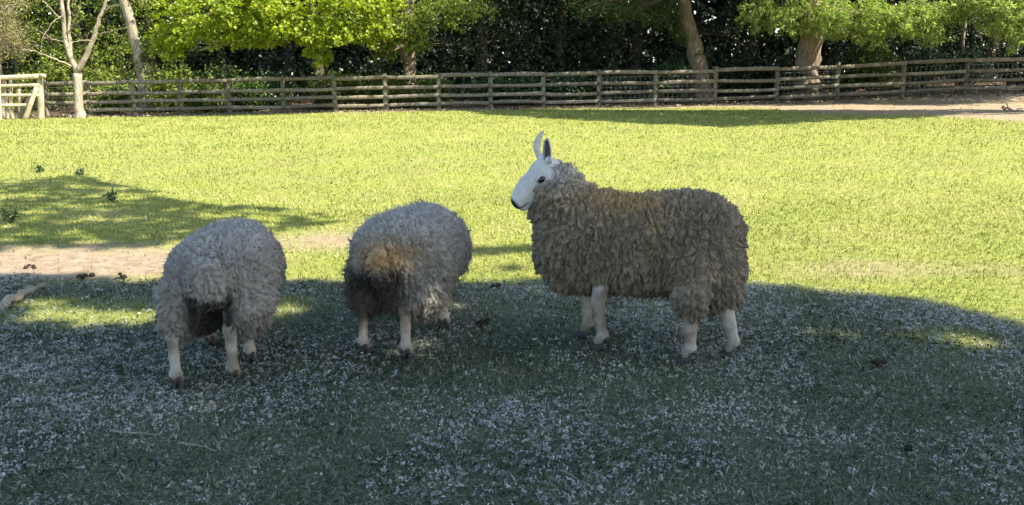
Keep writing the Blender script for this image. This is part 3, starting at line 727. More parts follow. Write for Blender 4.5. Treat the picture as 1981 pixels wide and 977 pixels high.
# ------------------------------------------------------------------ sheep
class Field:
    """signed distance field on a grid, shapes melted together"""
    def __init__(s, lo, hi, h):
        s.lo = np.array(lo, float); s.h = h
        s.n = np.ceil((np.array(hi) - s.lo) / h).astype(int) + 1
        s.F = np.full(s.n, 0.25, np.float32)
    def _sub(s, lo, hi, m):
        i0 = np.clip(np.floor((np.array(lo) - m - s.lo) / s.h).astype(int), 0, s.n - 1)
        i1 = np.clip(np.ceil((np.array(hi) + m - s.lo) / s.h).astype(int) + 1, 1, s.n)
        sl = tuple(slice(a, b) for a, b in zip(i0, i1))
        ax = [s.lo[k] + s.h * np.arange(i0[k], i1[k]) for k in range(3)]
        return sl, np.stack(np.meshgrid(*ax, indexing='ij'), -1).astype(np.float32)
    def _join(s, sl, d, k, cut=False):
        a = s.F[sl]
        if cut: d = -d; h = np.clip(0.5 - 0.5 * (d - a) / k, 0, 1); r = a * h + d * (1 - h) + k * h * (1 - h); s.F[sl] = np.maximum(a, r); return
        h = np.clip(0.5 + 0.5 * (a - d) / k, 0, 1)
        s.F[sl] = a * (1 - h) + d * h - k * h * (1 - h)
    def ell(s, c, r, k=0.05, rot=None, cut=False):
        c = np.array(c, float); r = np.array(r, float); m = max(r)
        sl, P = s._sub(c - m, c + m, k + 0.03)
        p = P - c.astype(np.float32)
        if rot is not None: p = p @ np.asarray(rot, np.float32)
        k0 = np.linalg.norm(p / r, axis=-1); k1 = np.linalg.norm(p / (r * r), axis=-1)
        s._join(sl, (k0 * (k0 - 1) / np.maximum(k1, 1e-6)).astype(np.float32), k, cut); return s
    def cap(s, a, b, ra, rb, k=0.03, sq=(1, 1, 1)):
        a = np.array(a, float); b = np.array(b, float); m = max(ra, rb)
        sl, P = s._sub(np.minimum(a, b) - m, np.maximum(a, b) + m, k + 0.03)
        q = np.array(sq, np.float32)
        pa = (P - a) * q; ba = ((b - a) * q)
        t = np.clip((pa @ ba) / max(ba @ ba, 1e-9), 0, 1)
        d = np.linalg.norm(pa - t[..., None] * ba, axis=-1) - (ra + (rb - ra) * t)
        s._join(sl, d.astype(np.float32), k); return s
    def chain(s, pts, rs, k=0.03):
        for i in range(len(pts) - 1): s.cap(pts[i], pts[i + 1], rs[i], rs[i + 1], k)
        return s
    def mesh(s):
        """surface nets"""
        F = s.F; nx, ny, nz = F.shape; S = F < 0
        cs = [(i, j, k) for i in (0, 1) for j in (0, 1) for k in (0, 1)]
        cnt = sum(S[i:nx - 1 + i, j:ny - 1 + j, k:nz - 1 + k].astype(np.int8) for (i, j, k) in cs)
        act = np.argwhere((cnt > 0) & (cnt < 8))
        idx = -np.ones((nx - 1, ny - 1, nz - 1), np.int64); idx[tuple(act.T)] = np.arange(len(act))
        val = {c: F[act[:, 0] + c[0], act[:, 1] + c[1], act[:, 2] + c[2]] for c in cs}
        acc = np.zeros((len(act), 3)); num = np.zeros(len(act))
        for a in cs:
            for ax in range(3):
                if a[ax]: continue
                b_ = list(a); b_[ax] = 1; b_ = tuple(b_)
                va, vb = val[a], val[b_]; mk = (va < 0) != (vb < 0)
                t = np.where(mk, va / np.where(mk, va - vb, 1), 0)
                p = np.tile(np.array(a, float), (len(act), 1)); p[:, ax] += t
                acc += p * mk[:, None]; num += mk
        V = s.lo + s.h * (act + acc / num[:, None])
        Q = []
        for ax in range(3):
            o1, o2 = [k for k in range(3) if k != ax]
            sl0 = [slice(None)] * 3; sl1 = [slice(None)] * 3
            sl0[ax] = slice(0, -1); sl1[ax] = slice(1, None)
            ch = S[tuple(sl0)] != S[tuple(sl1)]
            e = np.argwhere(ch); e = e[(e[:, o1] > 0) & (e[:, o2] > 0) & (e[:, o1] < s.n[o1] - 1) & (e[:, o2] < s.n[o2] - 1)]
            def cell(d1, d2):
                c = e.copy(); c[:, o1] -= d1; c[:, o2] -= d2; return idx[tuple(c.T)]
            q = np.stack([cell(1, 1), cell(0, 1), cell(0, 0), cell(1, 0)], 1)
            ins = S[tuple(e.T)]
            flip = ins if ax != 1 else ~ins
            q[~flip] = q[~flip][:, ::-1]
            Q.append(q)
        return V, np.concatenate(Q)

def vnormals(V, Q):
    fn = np.cross(V[Q[:, 2]] - V[Q[:, 0]], V[Q[:, 3]] - V[Q[:, 1]])
    N = np.zeros_like(V)
    for k in range(4):
        for a in range(3): N[:, a] += np.bincount(Q[:, k], fn[:, a], len(V))
    return norm(N), np.linalg.norm(fn, axis=1) * 0.5

# wool, skin, horn materials
m, nt, b = mat('wool')
oc = objcoord(nt)
nf = noise(nt, 160, 3, objcoord(nt, (1, 1, 0.45)), 0.7); nb = noise(nt, 14, 4, oc)
cw = attr(nt, 'tint').outputs['Color']
cw = mixc(nt, 1.0, cw, ramp(nt, nf, [(0.3, (0.72, 0.70, 0.67)), (0.7, (1.15, 1.13, 1.1))]), 'MULTIPLY')
cw = mixc(nt, 1.0, cw, ramp(nt, nb, [(0.3, (0.82, 0.80, 0.77)), (0.7, (1.1, 1.09, 1.06))]), 'MULTIPLY')
nt.links.new(cw, b.inputs['Base Color']); b.inputs['Roughness'].default_value = 1.0; b.inputs['Specular IOR Level'].default_value = 0.08
b.inputs['Sheen Weight'].default_value = 0.15; b.inputs['Sheen Roughness'].default_value = 0.6
bump(nt, b, nf, 0.5, 0.006)
M['wool'] = m
m, nt, b = mat('short_white_hair')
oc = objcoord(nt)
n1_ = noise(nt, 22, 5, oc); n2_ = noise(nt, 240, 2, objcoord(nt, (1, 1, 0.3)))
cs_ = mixc(nt, 1.0, attr(nt, 'tint').outputs['Color'], ramp(nt, n1_, [(0.3, (0.8, 0.77, 0.72)), (0.65, (1.06, 1.05, 1.03))]), 'MULTIPLY')
cs_ = mixc(nt, 1.0, cs_, ramp(nt, n2_, [(0.3, (0.9, 0.89, 0.87)), (0.7, (1.05, 1.05, 1.05))]), 'MULTIPLY')
nt.links.new(cs_, b.inputs['Base Color']); b.inputs['Roughness'].default_value = 0.85; b.inputs['Specular IOR Level'].default_value = 0.15
bump(nt, b, n2_, 0.35, 0.004)
M['hair'] = m
def plain(name, col, rough, spec=0.5):
    m, nt, b = mat(name); n = noise(nt, 60, 4, objcoord(nt))
    c = ramp(nt, n, [(0.3, tuple(0.7 * v for v in col)), (0.7, tuple(1.25 * v for v in col))])
    nt.links.new(c, b.inputs['Base Color']); b.inputs['Roughness'].default_value = rough; b.inputs['Specular IOR Level'].default_value = spec
    bump(nt, b, n, 0.4, 0.004)
    return m
M['hoof'] = plain('hoof_horn', (0.03, 0.026, 0.022), 0.6)
M['nose'] = plain('dark_nose', (0.018, 0.016, 0.016), 0.5)
M['eye'] = plain('dark_eye', (0.012, 0.009, 0.007), 0.12)
M['ear_in'] = plain('ear_inside', (0.10, 0.085, 0.075), 0.8, 0.2)

def hash_noise3(P, s, seed=0):
    Q = P * s
    return 0.5 * (vnoise(Q[:, 0] + 0.7 * Q[:, 2], Q[:, 1] + 11.3, seed) + vnoise(Q[:, 2] - 0.4 * Q[:, 1], Q[:, 0] * 0.6 + 5.1, seed + 3))

def wool_locks(V, Q, rng, n, n_clump, length, width, curl, clump, lift, tint, seed):
    """curly staples: tapered strands rooted on the fleece, gathered into clumps that hang down"""
    N, A = vnormals(V, Q)
    f = rng.choice(len(Q), n, p=A / A.sum()); w = rng.dirichlet((1, 1, 1, 1), n)
    P = (V[Q[f]] * w[..., None]).sum(1); Nn = norm((N[Q[f]] * w[..., None]).sum(1))
    fs = rng.choice(len(Q), n_clump, p=A / A.sum()); Sx = V[Q[fs]].mean(1); Sn = norm(N[Q[fs]].mean(1))
    aniso = np.array([1.35, 1.35, 0.75])                       # clumps longer than wide
    own = np.empty(n, int)
    for i in range(0, n, 1500):
        d = ((P[i:i + 1500, None] - Sx[None]) * aniso)
        own[i:i + 1500] = np.argmin((d ** 2).sum(-1), 1)
    down = np.array([0, 0, -1.0])
    tang = lambda Nv: norm(down - (Nv @ down)[:, None] * Nv + 1e-4)
    steep = np.clip(1 - Nv_up(Sn), 0, 1)[:, None]
    Sd = norm(Sn * (lift + 0.25 * (1 - steep)) + tang(Sn) * (0.25 + 0.65 * steep) + rng.normal(size=Sn.shape) * 0.24)
    Ln = length * rng.uniform(0.65, 1.3, n); CL = length * rng.uniform(0.8, 1.25, n_clump)
    tip_c = Sx + Sd * CL[:, None]
    D = norm(Sd[own] + rng.normal(size=(n, 3)) * 0.16 + Nn * 0.10)
    ns, sd = 5, 3
    t = np.linspace(0, 1, ns)
    root = P - Nn * 0.012
    path = root[:, None] + D[:, None] * (Ln[:, None] * t)[..., None] + Nn[:, None] * (0.010 * np.sin(np.pi * t * 0.6))[None, :, None]
    pull = (clump * t ** 1.3)[None, :, None]
    path = path * (1 - pull) + (root[:, None] * (1 - t)[None, :, None] + tip_c[own][:, None] * t[None, :, None]) * pull
    ph = rng.uniform(0, 6.28, n_clump)[own] + rng.normal(size=n) * 0.5; fr = rng.uniform(9, 14, n)
    side = norm(np.cross(D, Nn)); s2 = np.cross(side, D)
    wv = ph[:, None] + fr[:, None] * t[None]
    path = path + curl * (side[:, None] * (np.sin(wv) * t)[..., None] + s2[:, None] * (np.cos(wv) * t)[..., None] * 0.7)
    r = width * rng.uniform(0.7, 1.3, n)[:, None] * (np.array([1.0, 1.0, 0.90, 0.68, 0.16]))[None]
    ang = np.arange(sd) * 2 * np.pi / sd
    Vv = path[:, :, None] + r[:, :, None, None] * (np.cos(ang)[None, None, :, None] * side[:, None, None] + np.sin(ang)[None, None, :, None] * s2[:, None, None])
    Vv = Vv.reshape(-1, 3)
    base = (np.arange(n) * ns * sd)[:, None, None]
    i = (np.arange(ns - 1) * sd)[None, :, None]; j = np.arange(sd)[None, None]; j2 = (j + 1) % sd
    quads = np.stack([base + i + j, base + i + j2, base + i + sd + j2, base + i + sd + j], -1).reshape(-1, 4)
    tcol = tint(P) * (rng.uniform(0.84, 1.14, n_clump)[own] * rng.uniform(0.9, 1.1, n))[:, None]
    return Vv, quads, np.repeat(tcol, ns * sd, 0)

def Nv_up(N): return np.clip(N[:, 2], 0, 1)

def fuzz(V, Q, rng, n, length, width, tint):
    """single stray fibres that soften the outline"""
    N, A = vnormals(V, Q); f = rng.choice(len(Q), n, p=A / A.sum())
    P = V[Q[f]].mean(1) + N[Q[f, 0]] * 0.004; D = norm(N[Q[f, 0]] * 0.8 + rng.normal(size=(n, 3)) * 0.55 + np.array([0, 0, -0.25]))
    L = length * rng.uniform(0.5, 1.4, n)[:, None]; S = norm(np.cross(D, rng.normal(size=(n, 3)))) * width
    b = norm(rng.normal(size=(n, 3))) * L * 0.3
    V_ = np.stack([P - S, P + S, P + D * L * 0.55 + b * 0.5 + S * 0.7, P + D * L * 0.55 + b * 0.5 - S * 0.7, P + D * L + b], 1).reshape(-1, 3)
    k = (np.arange(n) * 5)[:, None]
    return V_, k + np.array([[0, 1, 2, 3]]), k + np.array([[3, 2, 4]]), np.repeat(tint(P), 5, 0)

def hoof_claws(root, p, fwd, size=1.0):
    """two dark claws under one foot"""
    lat = np.array([-fwd[1], fwd[0], 0.0]); f3 = np.array([fwd[0], fwd[1], 0.0])
    for s in (-1, 1):
        ring = []
        n = 10; ang = np.linspace(0, 2 * np.pi, n, endpoint=False)
        for (z, a, b_, off) in ((-0.012, 0.038, 0.0175, 0.014), (0.006, 0.036, 0.017, 0.012), (0.022, 0.029, 0.0155, 0.006), (0.036, 0.020, 0.013, 0.0)):
            ring.append([(np.cos(t) * a * (1.15 if np.cos(t) > 0 else 0.8) + off, np.sin(t) * b_ * (1 - 0.35 * max(np.cos(t), 0)), z) for t in ang])
        R = np.array(ring) * size
        W = p + R[..., 0:1] * f3 + (R[..., 1:2] + s * 0.0165 * size) * lat + np.array([0, 0, 1.0]) * R[..., 2:3]
        V = W.reshape(-1, 3); i = np.arange(3)[:, None] * n; j = np.arange(n)[None]; j2 = (j + 1) % n
        Qd = np.stack([i + j, i + j2, i + n + j2, i + n + j], -1).reshape(-1, 4)
        V = np.concatenate([V, W[0].mean(0)[None], W[-1].mean(0)[None]])
        jj_ = np.arange(n); kk_ = (jj_ + 1) % n
        Tr = np.concatenate([np.stack([np.full(n, 4 * n), kk_, jj_], 1), np.stack([np.full(n, 4 * n + 1), 3 * n + jj_, 3 * n + kk_], 1)])
        obj('hoof', mesh_np(V, [Qd, Tr]), M['hoof'], root)
    for s in (-1, 1):                                            # dew claws
        c = p + np.array([0, 0, 0.060 * size]) - f3 * 0.038 * size + lat * s * 0.015 * size
        V, Qd, Tr = tube([c + np.array([0, 0, 0.012]), c, c - f3 * 0.008 - np.array([0, 0, 0.014])], [0.007, 0.0135, 0.005], sides=7)
        obj('dew_claw', mesh_np(V, [Qd, Tr]), M['hoof'], root)

def leg(F, pts, rs, foot, fwd):
    """pts above the foot; the pastern slopes forward to the hoof"""
    f3 = np.array([fwd[0], fwd[1], 0.0]); foot = np.asarray(foot, float)
    fet = foot + np.array([0, 0, 0.075]) - f3 * 0.018
    F.chain([*pts, fet], [*rs, 0.024], 0.012)
    F.ell(fet, (0.031, 0.029, 0.027), 0.012)
    F.cap(fet, foot + np.array([0, 0, 0.048]) + f3 * 0.006, 0.024, 0.023, 0.012)
    lat = np.array([-fwd[1], fwd[0], 0.0])
    F.cap(foot + np.array([0, 0, 0.052]) + lat * 0.014, foot + np.array([0, 0, 0.030]) + f3 * 0.008 + lat * 0.015, 0.015, 0.013, 0.008)
    F.cap(foot + np.array([0, 0, 0.052]) - lat * 0.014, foot + np.array([0, 0, 0.030]) + f3 * 0.008 - lat * 0.015, 0.015, 0.013, 0.008)

def to_local(e, P):
    mi = Matrix.Translation(e.location) @ Matrix.Rotation(e.rotation_euler[2], 4, 'Z')
    q = mi.inverted() @ Vector((float(P[0]), float(P[1]), float(P[2]) if len(P) > 2 else 0.0))
    return np.array(q)
def foot_at(e, px, py):
    x, y = on_ground(px, py); q = to_local(e, (x, y, gz(x, y))); return q

def rotm(yaw, pitch):
    return np.array(Matrix.Rotation(yaw, 3, 'Z') @ Matrix.Rotation(pitch, 3, 'Y'))

def head_shape(F, c, R, s=1.0):
    """head about the poll c; R turns local (x along the nose, z up)"""
    T = lambda p: c + R @ (np.array(p) * s)
    F.ell(T((0.01, 0, 0.0)), np.array((0.085, 0.068, 0.072)) * s, 0.03, R)          # skull
    F.cap(T((0.03, 0, 0.012)), T((0.165, 0, -0.004)), 0.062 * s, 0.047 * s, 0.03)     # roman nose
    F.cap(T((0.12, 0, 0.012)), T((0.195, 0, -0.014)), 0.048 * s, 0.042 * s, 0.02)
    F.cap(T((0.03, 0, -0.05)), T((0.185, 0, -0.048)), 0.050 * s, 0.030 * s, 0.03)     # jaw
    F.ell(T((0.208, 0, -0.026)), np.array((0.036, 0.042, 0.040)) * s, 0.02, R)        # muzzle
    F.ell(T((0.200, 0, -0.064)), np.array((0.030, 0.030, 0.020)) * s, 0.008, R)       # lower lip
    for g in (-1, 1):
        F.ell(T((0.055, g * 0.060, 0.020)), np.array((0.030, 0.016, 0.020)) * s, 0.015, R)   # brow
        F.ell(T((0.060, g * 0.074, 0.008)), np.array((0.017, 0.010, 0.011)) * s, 0.006, R, cut=True)
        F.ell(T((0.236, g * 0.018, -0.014)), np.array((0.012, 0.006, 0.007)) * s, 0.005, R, cut=True)  # nostril
        F.ell(T((0.02, g * 0.05, -0.05)), np.array((0.05, 0.03, 0.04)) * s, 0.03, R)  # cheek
    F.cap(T((-0.02, 0.035, 0.05)), T((-0.03, 0.075, 0.062)), 0.022 * s, 0.018 * s, 0.02)
    F.cap(T((-0.02, -0.035, 0.05)), T((-0.03, -0.075, 0.062)), 0.022 * s, 0.018 * s, 0.02)
    return T

def ear(root, base, tip, face, wid, mid_bow):
    """upright cupped ear: outer skin and dark inside"""
    base = np.asarray(base, float); tip = np.asarray(tip, float); ax = norm(tip - base); L = np.linalg.norm(tip - base)
    face = norm(np.asarray(face, float) - (np.asarray(face, float) @ ax) * ax); s = np.cross(ax, face)
    nu, nv = 11, 9
    u = np.linspace(0, 1, nu); v = np.linspace(-1, 1, nv)
    w = wid * np.sin(np.pi * np.clip(u * 0.86 + 0.10, 0, 1)) ** 0.75; w[-1] = wid * 0.06
    ctr = base + ax * (u * L)[:, None] + np.asarray(mid_bow) * np.sin(np.pi * u)[:, None]
    pos = ctr[:, None] + s * (w[:, None] * v[None])[..., None] + face * ((v[None] ** 2) * w[:, None] * 0.85)[..., None]
    back = pos - face * 0.006
    i = np.arange(nu - 1)[:, None] * nv; j = np.arange(nv - 1)[None]
    q = np.stack([i + j, i + j + 1, i + nv + j + 1, i + nv + j], -1).reshape(-1, 4)
    V = np.concatenate([pos.reshape(-1, 3), back.reshape(-1, 3)]); n = nu * nv
    rim = np.concatenate([np.arange(nu) * nv, (nu - 1) * nv + np.arange(1, nv), (np.arange(nu - 2, -1, -1)) * nv + nv - 1])
    rq = np.stack([rim[:-1], rim[1:], rim[1:] + n, rim[:-1] + n], 1)
    t = np.tile((0.48, 0.45, 0.43), (len(V), 1))
    me = mesh_np(V, [np.concatenate([q, q[:, ::-1] + n, rq])], cols={'tint': t})
    o = obj('ear', me, M['hair'], root)
    inner = pos[1:-1, 1:-1] + face * 0.003
    k1, k2 = inner.shape[:2]; i = np.arange(k1 - 1)[:, None] * k2; j = np.arange(k2 - 1)[None]
    q2 = np.stack([i + j, i + j + 1, i + k2 + j + 1, i + k2 + j], -1).reshape(-1, 4)
    obj('ear_inside', mesh_np(inner.reshape(-1, 3), q2), M['ear_in'], o)
    return o

def eye(root, c, out, R, s):
    n1, n2 = 8, 10
    th = np.linspace(0, np.pi, n1); ph = np.linspace(0, 2 * np.pi, n2, endpoint=False)
    S = np.array([[(np.cos(p) * np.sin(t) * 0.0165, np.cos(t) * 0.008, np.sin(p) * np.sin(t) * 0.0115) for p in ph] for t in th]) * s
    V = S.reshape(-1, 3) @ R.T + c
    i = np.arange(n1 - 1)[:, None] * n2; j = np.arange(n2)[None]; j2 = (j + 1) % n2
    q = np.stack([i + j, i + j2, i + n2 + j2, i + n2 + j], -1).reshape(-1, 4)
    return obj('eye', mesh_np(V, q), M['eye'], root)

def report(nm, e, V):
    mw = np.array(Matrix.Translation(e.location) @ Matrix.Rotation(e.rotation_euler[2], 4, 'Z'))
    W = V @ mw[:3, :3].T + mw[:3, 3]; p = project(W)
    print('BBOX', nm, np.round([p[:, 0].min(), p[:, 0].max(), p[:, 1].min(), p[:, 1].max()]))

def perlin3(P, seed=0):
    """gradient noise, about -1..1"""
    I = np.floor(P).astype(np.int64); f = P - I; u = f * f * f * (f * (f * 6 - 15) + 10)
    out = 0
    for dx in (0, 1):
        for dy in (0, 1):
            for dz in (0, 1):
                n = ((I[:, 0] + dx) * 374761393 + (I[:, 1] + dy) * 668265263 + (I[:, 2] + dz) * 2147483647 + seed * 1442695041) & 0x7fffffff
                n = ((n ^ (n >> 13)) * 1274126177) & 0x7fffffff; n = n ^ (n >> 16)
                a = (n & 0x3ff) * (2 * np.pi / 1024); c = ((n >> 10) & 0x3ff) / 511.5 - 1; sn = np.sqrt(np.maximum(0, 1 - c * c))
                g = np.cos(a) * sn * (f[:, 0] - dx) + np.sin(a) * sn * (f[:, 1] - dy) + c * (f[:, 2] - dz)
                w = (u[:, 0] if dx else 1 - u[:, 0]) * (u[:, 1] if dy else 1 - u[:, 1]) * (u[:, 2] if dz else 1 - u[:, 2])
                out = out + w * g
    return out * 1.6

def subdivide(V, Q):
    E = np.concatenate([np.sort(Q[:, [k, (k + 1) % 4]], 1) for k in range(4)])
    U, inv = np.unique(E[:, 0].astype(np.int64) * len(V) + E[:, 1], return_inverse=True)
    ev = 0.5 * (V[U // len(V)] + V[U % len(V)]); n = len(Q); nv = len(V); ne = len(ev)
    e = [nv + inv[k * n:(k + 1) * n] for k in range(4)]; c = nv + ne + np.arange(n)
    V2 = np.concatenate([V, ev, V[Q].mean(1)])
    Q2 = np.concatenate([np.stack([Q[:, k], e[k], c, e[(k + 3) % 4]], 1) for k in range(4)])
    return V2, Q2

def finish(e, BF, WF, tint, hair, rng, locks, fz, cell, seed, inset=0.026):
    """cell: (staples per metre across, along, depth)"""
    Vb, Qb = BF.mesh()
    Nb, _ = vnormals(Vb, Qb); Vb = Vb + Nb * (0.0022 * perlin3(Vb * np.array([70, 70, 40]), seed + 50) + 0.0028 * perlin3(Vb * 28, seed + 51))[:, None] * (Vb[:, 2] < 0.40)[:, None]
    obj('body', mesh_np(Vb, Qb, cols={'tint': hair(Vb)}), M['hair'], e)
    WF.F += inset
    V, Q = WF.mesh(); N, _ = vnormals(V, Q)
    V, Q = subdivide(V, Q); N, _ = vnormals(V, Q)
    fa, fl_, dep = cell
    wp = np.stack([perlin3(V * 26 + k * 7.7, seed + k) for k in range(3)], 1) * 0.016 + np.stack([perlin3(V * 60 + k * 3.1, seed + 9 + k) for k in range(3)], 1) * 0.006
    Pw = V + wp; sc_ = np.array([fa, fa, fl_])
    b1 = np.abs(perlin3(Pw * sc_, seed + 20)); b2 = np.abs(perlin3(Pw * sc_ * 2.2 + 5, seed + 21)); big = perlin3(V * 6.5, seed + 22)
    clump = np.abs(perlin3(Pw * np.array([20, 20, 11]), seed + 23))
    hgt = np.minimum(b1 * 1.6, 0.75) * dep + np.minimum(b2 * 1.6, 0.7) * dep * 0.45 + np.minimum(clump * 2.2, 0.6) * dep * 0.8 + big * 0.012
    V = V + N * (hgt - dep * 0.5)[:, None] + np.array([0, 0, -0.35]) * (hgt * (1 - np.clip(N[:, 2], 0, 1)))[:, None]
    shade = rng.uniform(0.96, 1.04, len(V))
    Vl, Ql, Cl = wool_locks(V, Q, rng, tint=tint, seed=seed, **locks)
    Vf, Qf, Tf, Cf = fuzz(V, Q, rng, fz[0], fz[1], fz[2], tint)
    n0, n1 = len(V), len(V) + len(Vl)
    me = mesh_np(np.concatenate([V, Vl, Vf]), [np.concatenate([Q, Ql + n0, Qf + n1]), Tf + n1], cols={'tint': np.concatenate([tint(V) * shade[:, None], Cl, Cf])})
    obj('fleece', me, M['wool'], e)
    report(e.name + ' fleece', e, np.concatenate([V, Vl])); report(e.name + ' body', e, Vb)

def cmix(a, b, t): return np.asarray(a) * (1 - t[:, None]) + np.asarray(b) * t[:, None]

# ---- the ram, side on
th = math.radians(168)                                            # heading in the ground plane
rx_, ry_ = 0.625, 4.10
ram = empty('sheep', (rx_, ry_, gz(rx_, ry_)), th)
tag(ram, 'tan-fleeced ram standing side on with white face and upright ears', 'sheep', 'sheep in the pasture')
fl, fr, hl, hr = foot_at(ram, 1158, 676), foot_at(ram, 1131, 652), foot_at(ram, 1326, 702), foot_at(ram, 1411, 690)
W = Field((-0.72, -0.45, 0.10), (0.75, 0.45, 1.10), 0.0095)
W.ell((-0.24, 0, 0.53), (0.285, 0.255, 0.255), 0.08).ell((0.02, 0, 0.52), (0.40, 0.265, 0.255), 0.08).ell((0.27, 0, 0.52), (0.245, 0.235, 0.265), 0.08)
W.ell((-0.33, 0, 0.60), (0.17, 0.20, 0.165), 0.08).ell((-0.33, 0.09, 0.42), (0.17, 0.15, 0.165), 0.06).ell((-0.36, -0.10, 0.42), (0.17, 0.14, 0.16), 0.06)
W.ell((0.36, 0, 0.50), (0.16, 0.19, 0.22), 0.06)
W.cap((-0.485, 0, 0.60), (-0.50, 0, 0.38), 0.06, 0.05, 0.04)
W.cap((0.30, 0.0, 0.62), (0.40, 0.02, 0.76), 0.20, 0.140, 0.08).cap((0.40, 0.02, 0.76), (0.395, 0.04, 0.845), 0.130, 0.085, 0.05)
W.cap((0.34, 0.03, 0.85), (0.30, 0.02, 0.80), 0.065, 0.07, 0.03).cap((0.44, 0.04, 0.70), (0.455, 0.05, 0.76), 0.10, 0.075, 0.04)
W.cap((hl[0] + 0.0, hl[1] * 0.6, 0.42), (hl[0] - 0.01, hl[1] * 0.85, 0.34), 0.13, 0.09, 0.06).cap((hr[0] + 0.07, hr[1] * 0.6, 0.42), (hr[0] + 0.03, hr[1] * 0.85, 0.34), 0.13, 0.09, 0.06).cap((hl[0] - 0.01, hl[1] * 0.9, 0.30), (hl[0], hl[1] * 0.97, 0.325), 0.09, 0.070, 0.04).cap((-0.40, hr[1] * 0.85, 0.30), (hr[0] * 0.97 + 0.02, hr[1], 0.335), 0.09, 0.070, 0.04)
Bd = Field((-0.72, -0.40, -0.02), (0.85, 0.45, 1.10), 0.0065)
Bd.ell((0, 0, 0.53), (0.42, 0.19, 0.19), 0.06).cap((0.30, 0, 0.60), (0.42, 0.04, 0.84), 0.13, 0.07, 0.05)
HR = rotm(math.radians(26), math.radians(38)); poll = np.array((0.445, 0.045, 0.872))
T = head_shape(Bd, poll, HR, 1.0)
fw = (1.0, 0.0)
print('FEET ram', np.round([fl, fr, hl, hr], 3).tolist())
leg(Bd, [(fl[0] - 0.02, fl[1] * 0.5, 0.44), (fl[0] + 0.010, fl[1], 0.235), (fl[0] - 0.002, fl[1], 0.15)], [0.05, 0.036, 0.027], fl, fw)
leg(Bd, [(fr[0] - 0.04, fr[1] * 0.5, 0.44), (fr[0] - 0.010, fr[1], 0.235), (fr[0] - 0.008, fr[1], 0.15)], [0.05, 0.035, 0.027], fr, fw)
leg(Bd, [(hl[0] + 0.03, hl[1] * 0.35, 0.46), (hl[0] - 0.012, hl[1] * 0.95, 0.26), (hl[0] - 0.012, hl[1], 0.17)], [0.05, 0.042, 0.034], hl, fw)
leg(Bd, [(hr[0] + 0.10, hr[1] * 0.35, 0.46), (hr[0] + 0.035, hr[1] * 0.95, 0.26), (hr[0] + 0.012, hr[1], 0.17)], [0.05, 0.042, 0.034], hr, fw)
for p in (fl, fr, hl, hr): hoof_claws(ram, p, fw)
def ram_tint(P):
    n = hash_noise3(P, 6, 1)
    c = cmix((0.18, 0.145, 0.10), (0.25, 0.205, 0.145), n)
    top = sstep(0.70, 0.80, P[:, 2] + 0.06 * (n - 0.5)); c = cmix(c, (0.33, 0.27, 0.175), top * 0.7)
    c = cmix(c, (0.42, 0.27, 0.10), np.exp(-(((P[:, 0] - 0.05) / 0.20) ** 2 + ((P[:, 2] - 0.76) / 0.075) ** 2)) * 0.75)   # yellow grease mark
    c = cmix(c, (0.17, 0.13, 0.06), np.exp(-(((P[:, 0] + 0.12) / 0.12) ** 2 + ((P[:, 2] - 0.55) / 0.14) ** 2)) * 0.5)
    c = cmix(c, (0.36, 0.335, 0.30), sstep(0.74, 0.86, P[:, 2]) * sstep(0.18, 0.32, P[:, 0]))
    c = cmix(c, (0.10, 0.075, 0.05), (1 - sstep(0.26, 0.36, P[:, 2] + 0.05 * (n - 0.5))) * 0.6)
    return c
def ram_hair(P):
    n = hash_noise3(P, 18, 2)
    c = np.tile((0.38, 0.35, 0.295), (len(P), 1))
    hd = P[:, 2] > 0.60
    c[hd] = (0.56, 0.545, 0.53)
    q = (P - poll) @ HR
    c = cmix(c, (0.02, 0.018, 0.018), sstep(0.222, 0.236, q[:, 0]) * sstep(-0.052, -0.040, q[:, 2]) * hd)               # nose
    c = cmix(c, (0.03, 0.026, 0.026), np.exp(-((q[:, 2] + 0.048 - 0.10 * (q[:, 0] - 0.20)) / 0.0045) ** 2) * sstep(0.165, 0.19, q[:, 0]) * hd)   # mouth
    c = cmix(c, (0.22, 0.20, 0.19), 0.75 * np.exp(-(((q[:, 0] - 0.072) / 0.034) ** 2 + ((q[:, 2] - 0.002 + 0.35 * (q[:, 0] - 0.06)) / 0.010) ** 2)) * hd)
    c = cmix(c, (0.17, 0.135, 0.09), np.clip((n - 0.46) * 4, 0, 1) * (~hd) * 0.75)
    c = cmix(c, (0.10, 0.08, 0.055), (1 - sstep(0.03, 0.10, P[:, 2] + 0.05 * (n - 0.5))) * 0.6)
    return c
rng = np.random.default_rng(501)
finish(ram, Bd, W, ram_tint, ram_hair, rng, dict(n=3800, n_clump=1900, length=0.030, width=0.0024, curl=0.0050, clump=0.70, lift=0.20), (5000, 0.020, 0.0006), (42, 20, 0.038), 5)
def side(s): return HR @ np.array((0, s, 0))
for s in (1, -1):
    eye(ram, T((0.060, s * 0.068, 0.009)), None, HR, 1.4)
ear(ram, T((-0.015, 0.062, 0.050)), np.array((0.438, 0.115, 1.045)), (0.55, 0.75, 0.0), 0.027, (-0.012, 0.004, 0))
ear(ram, T((-0.010, -0.058, 0.052)), np.array((0.490, -0.070, 1.065)), (0.85, -0.25, 0.0), 0.025, (0.012, 0, 0))

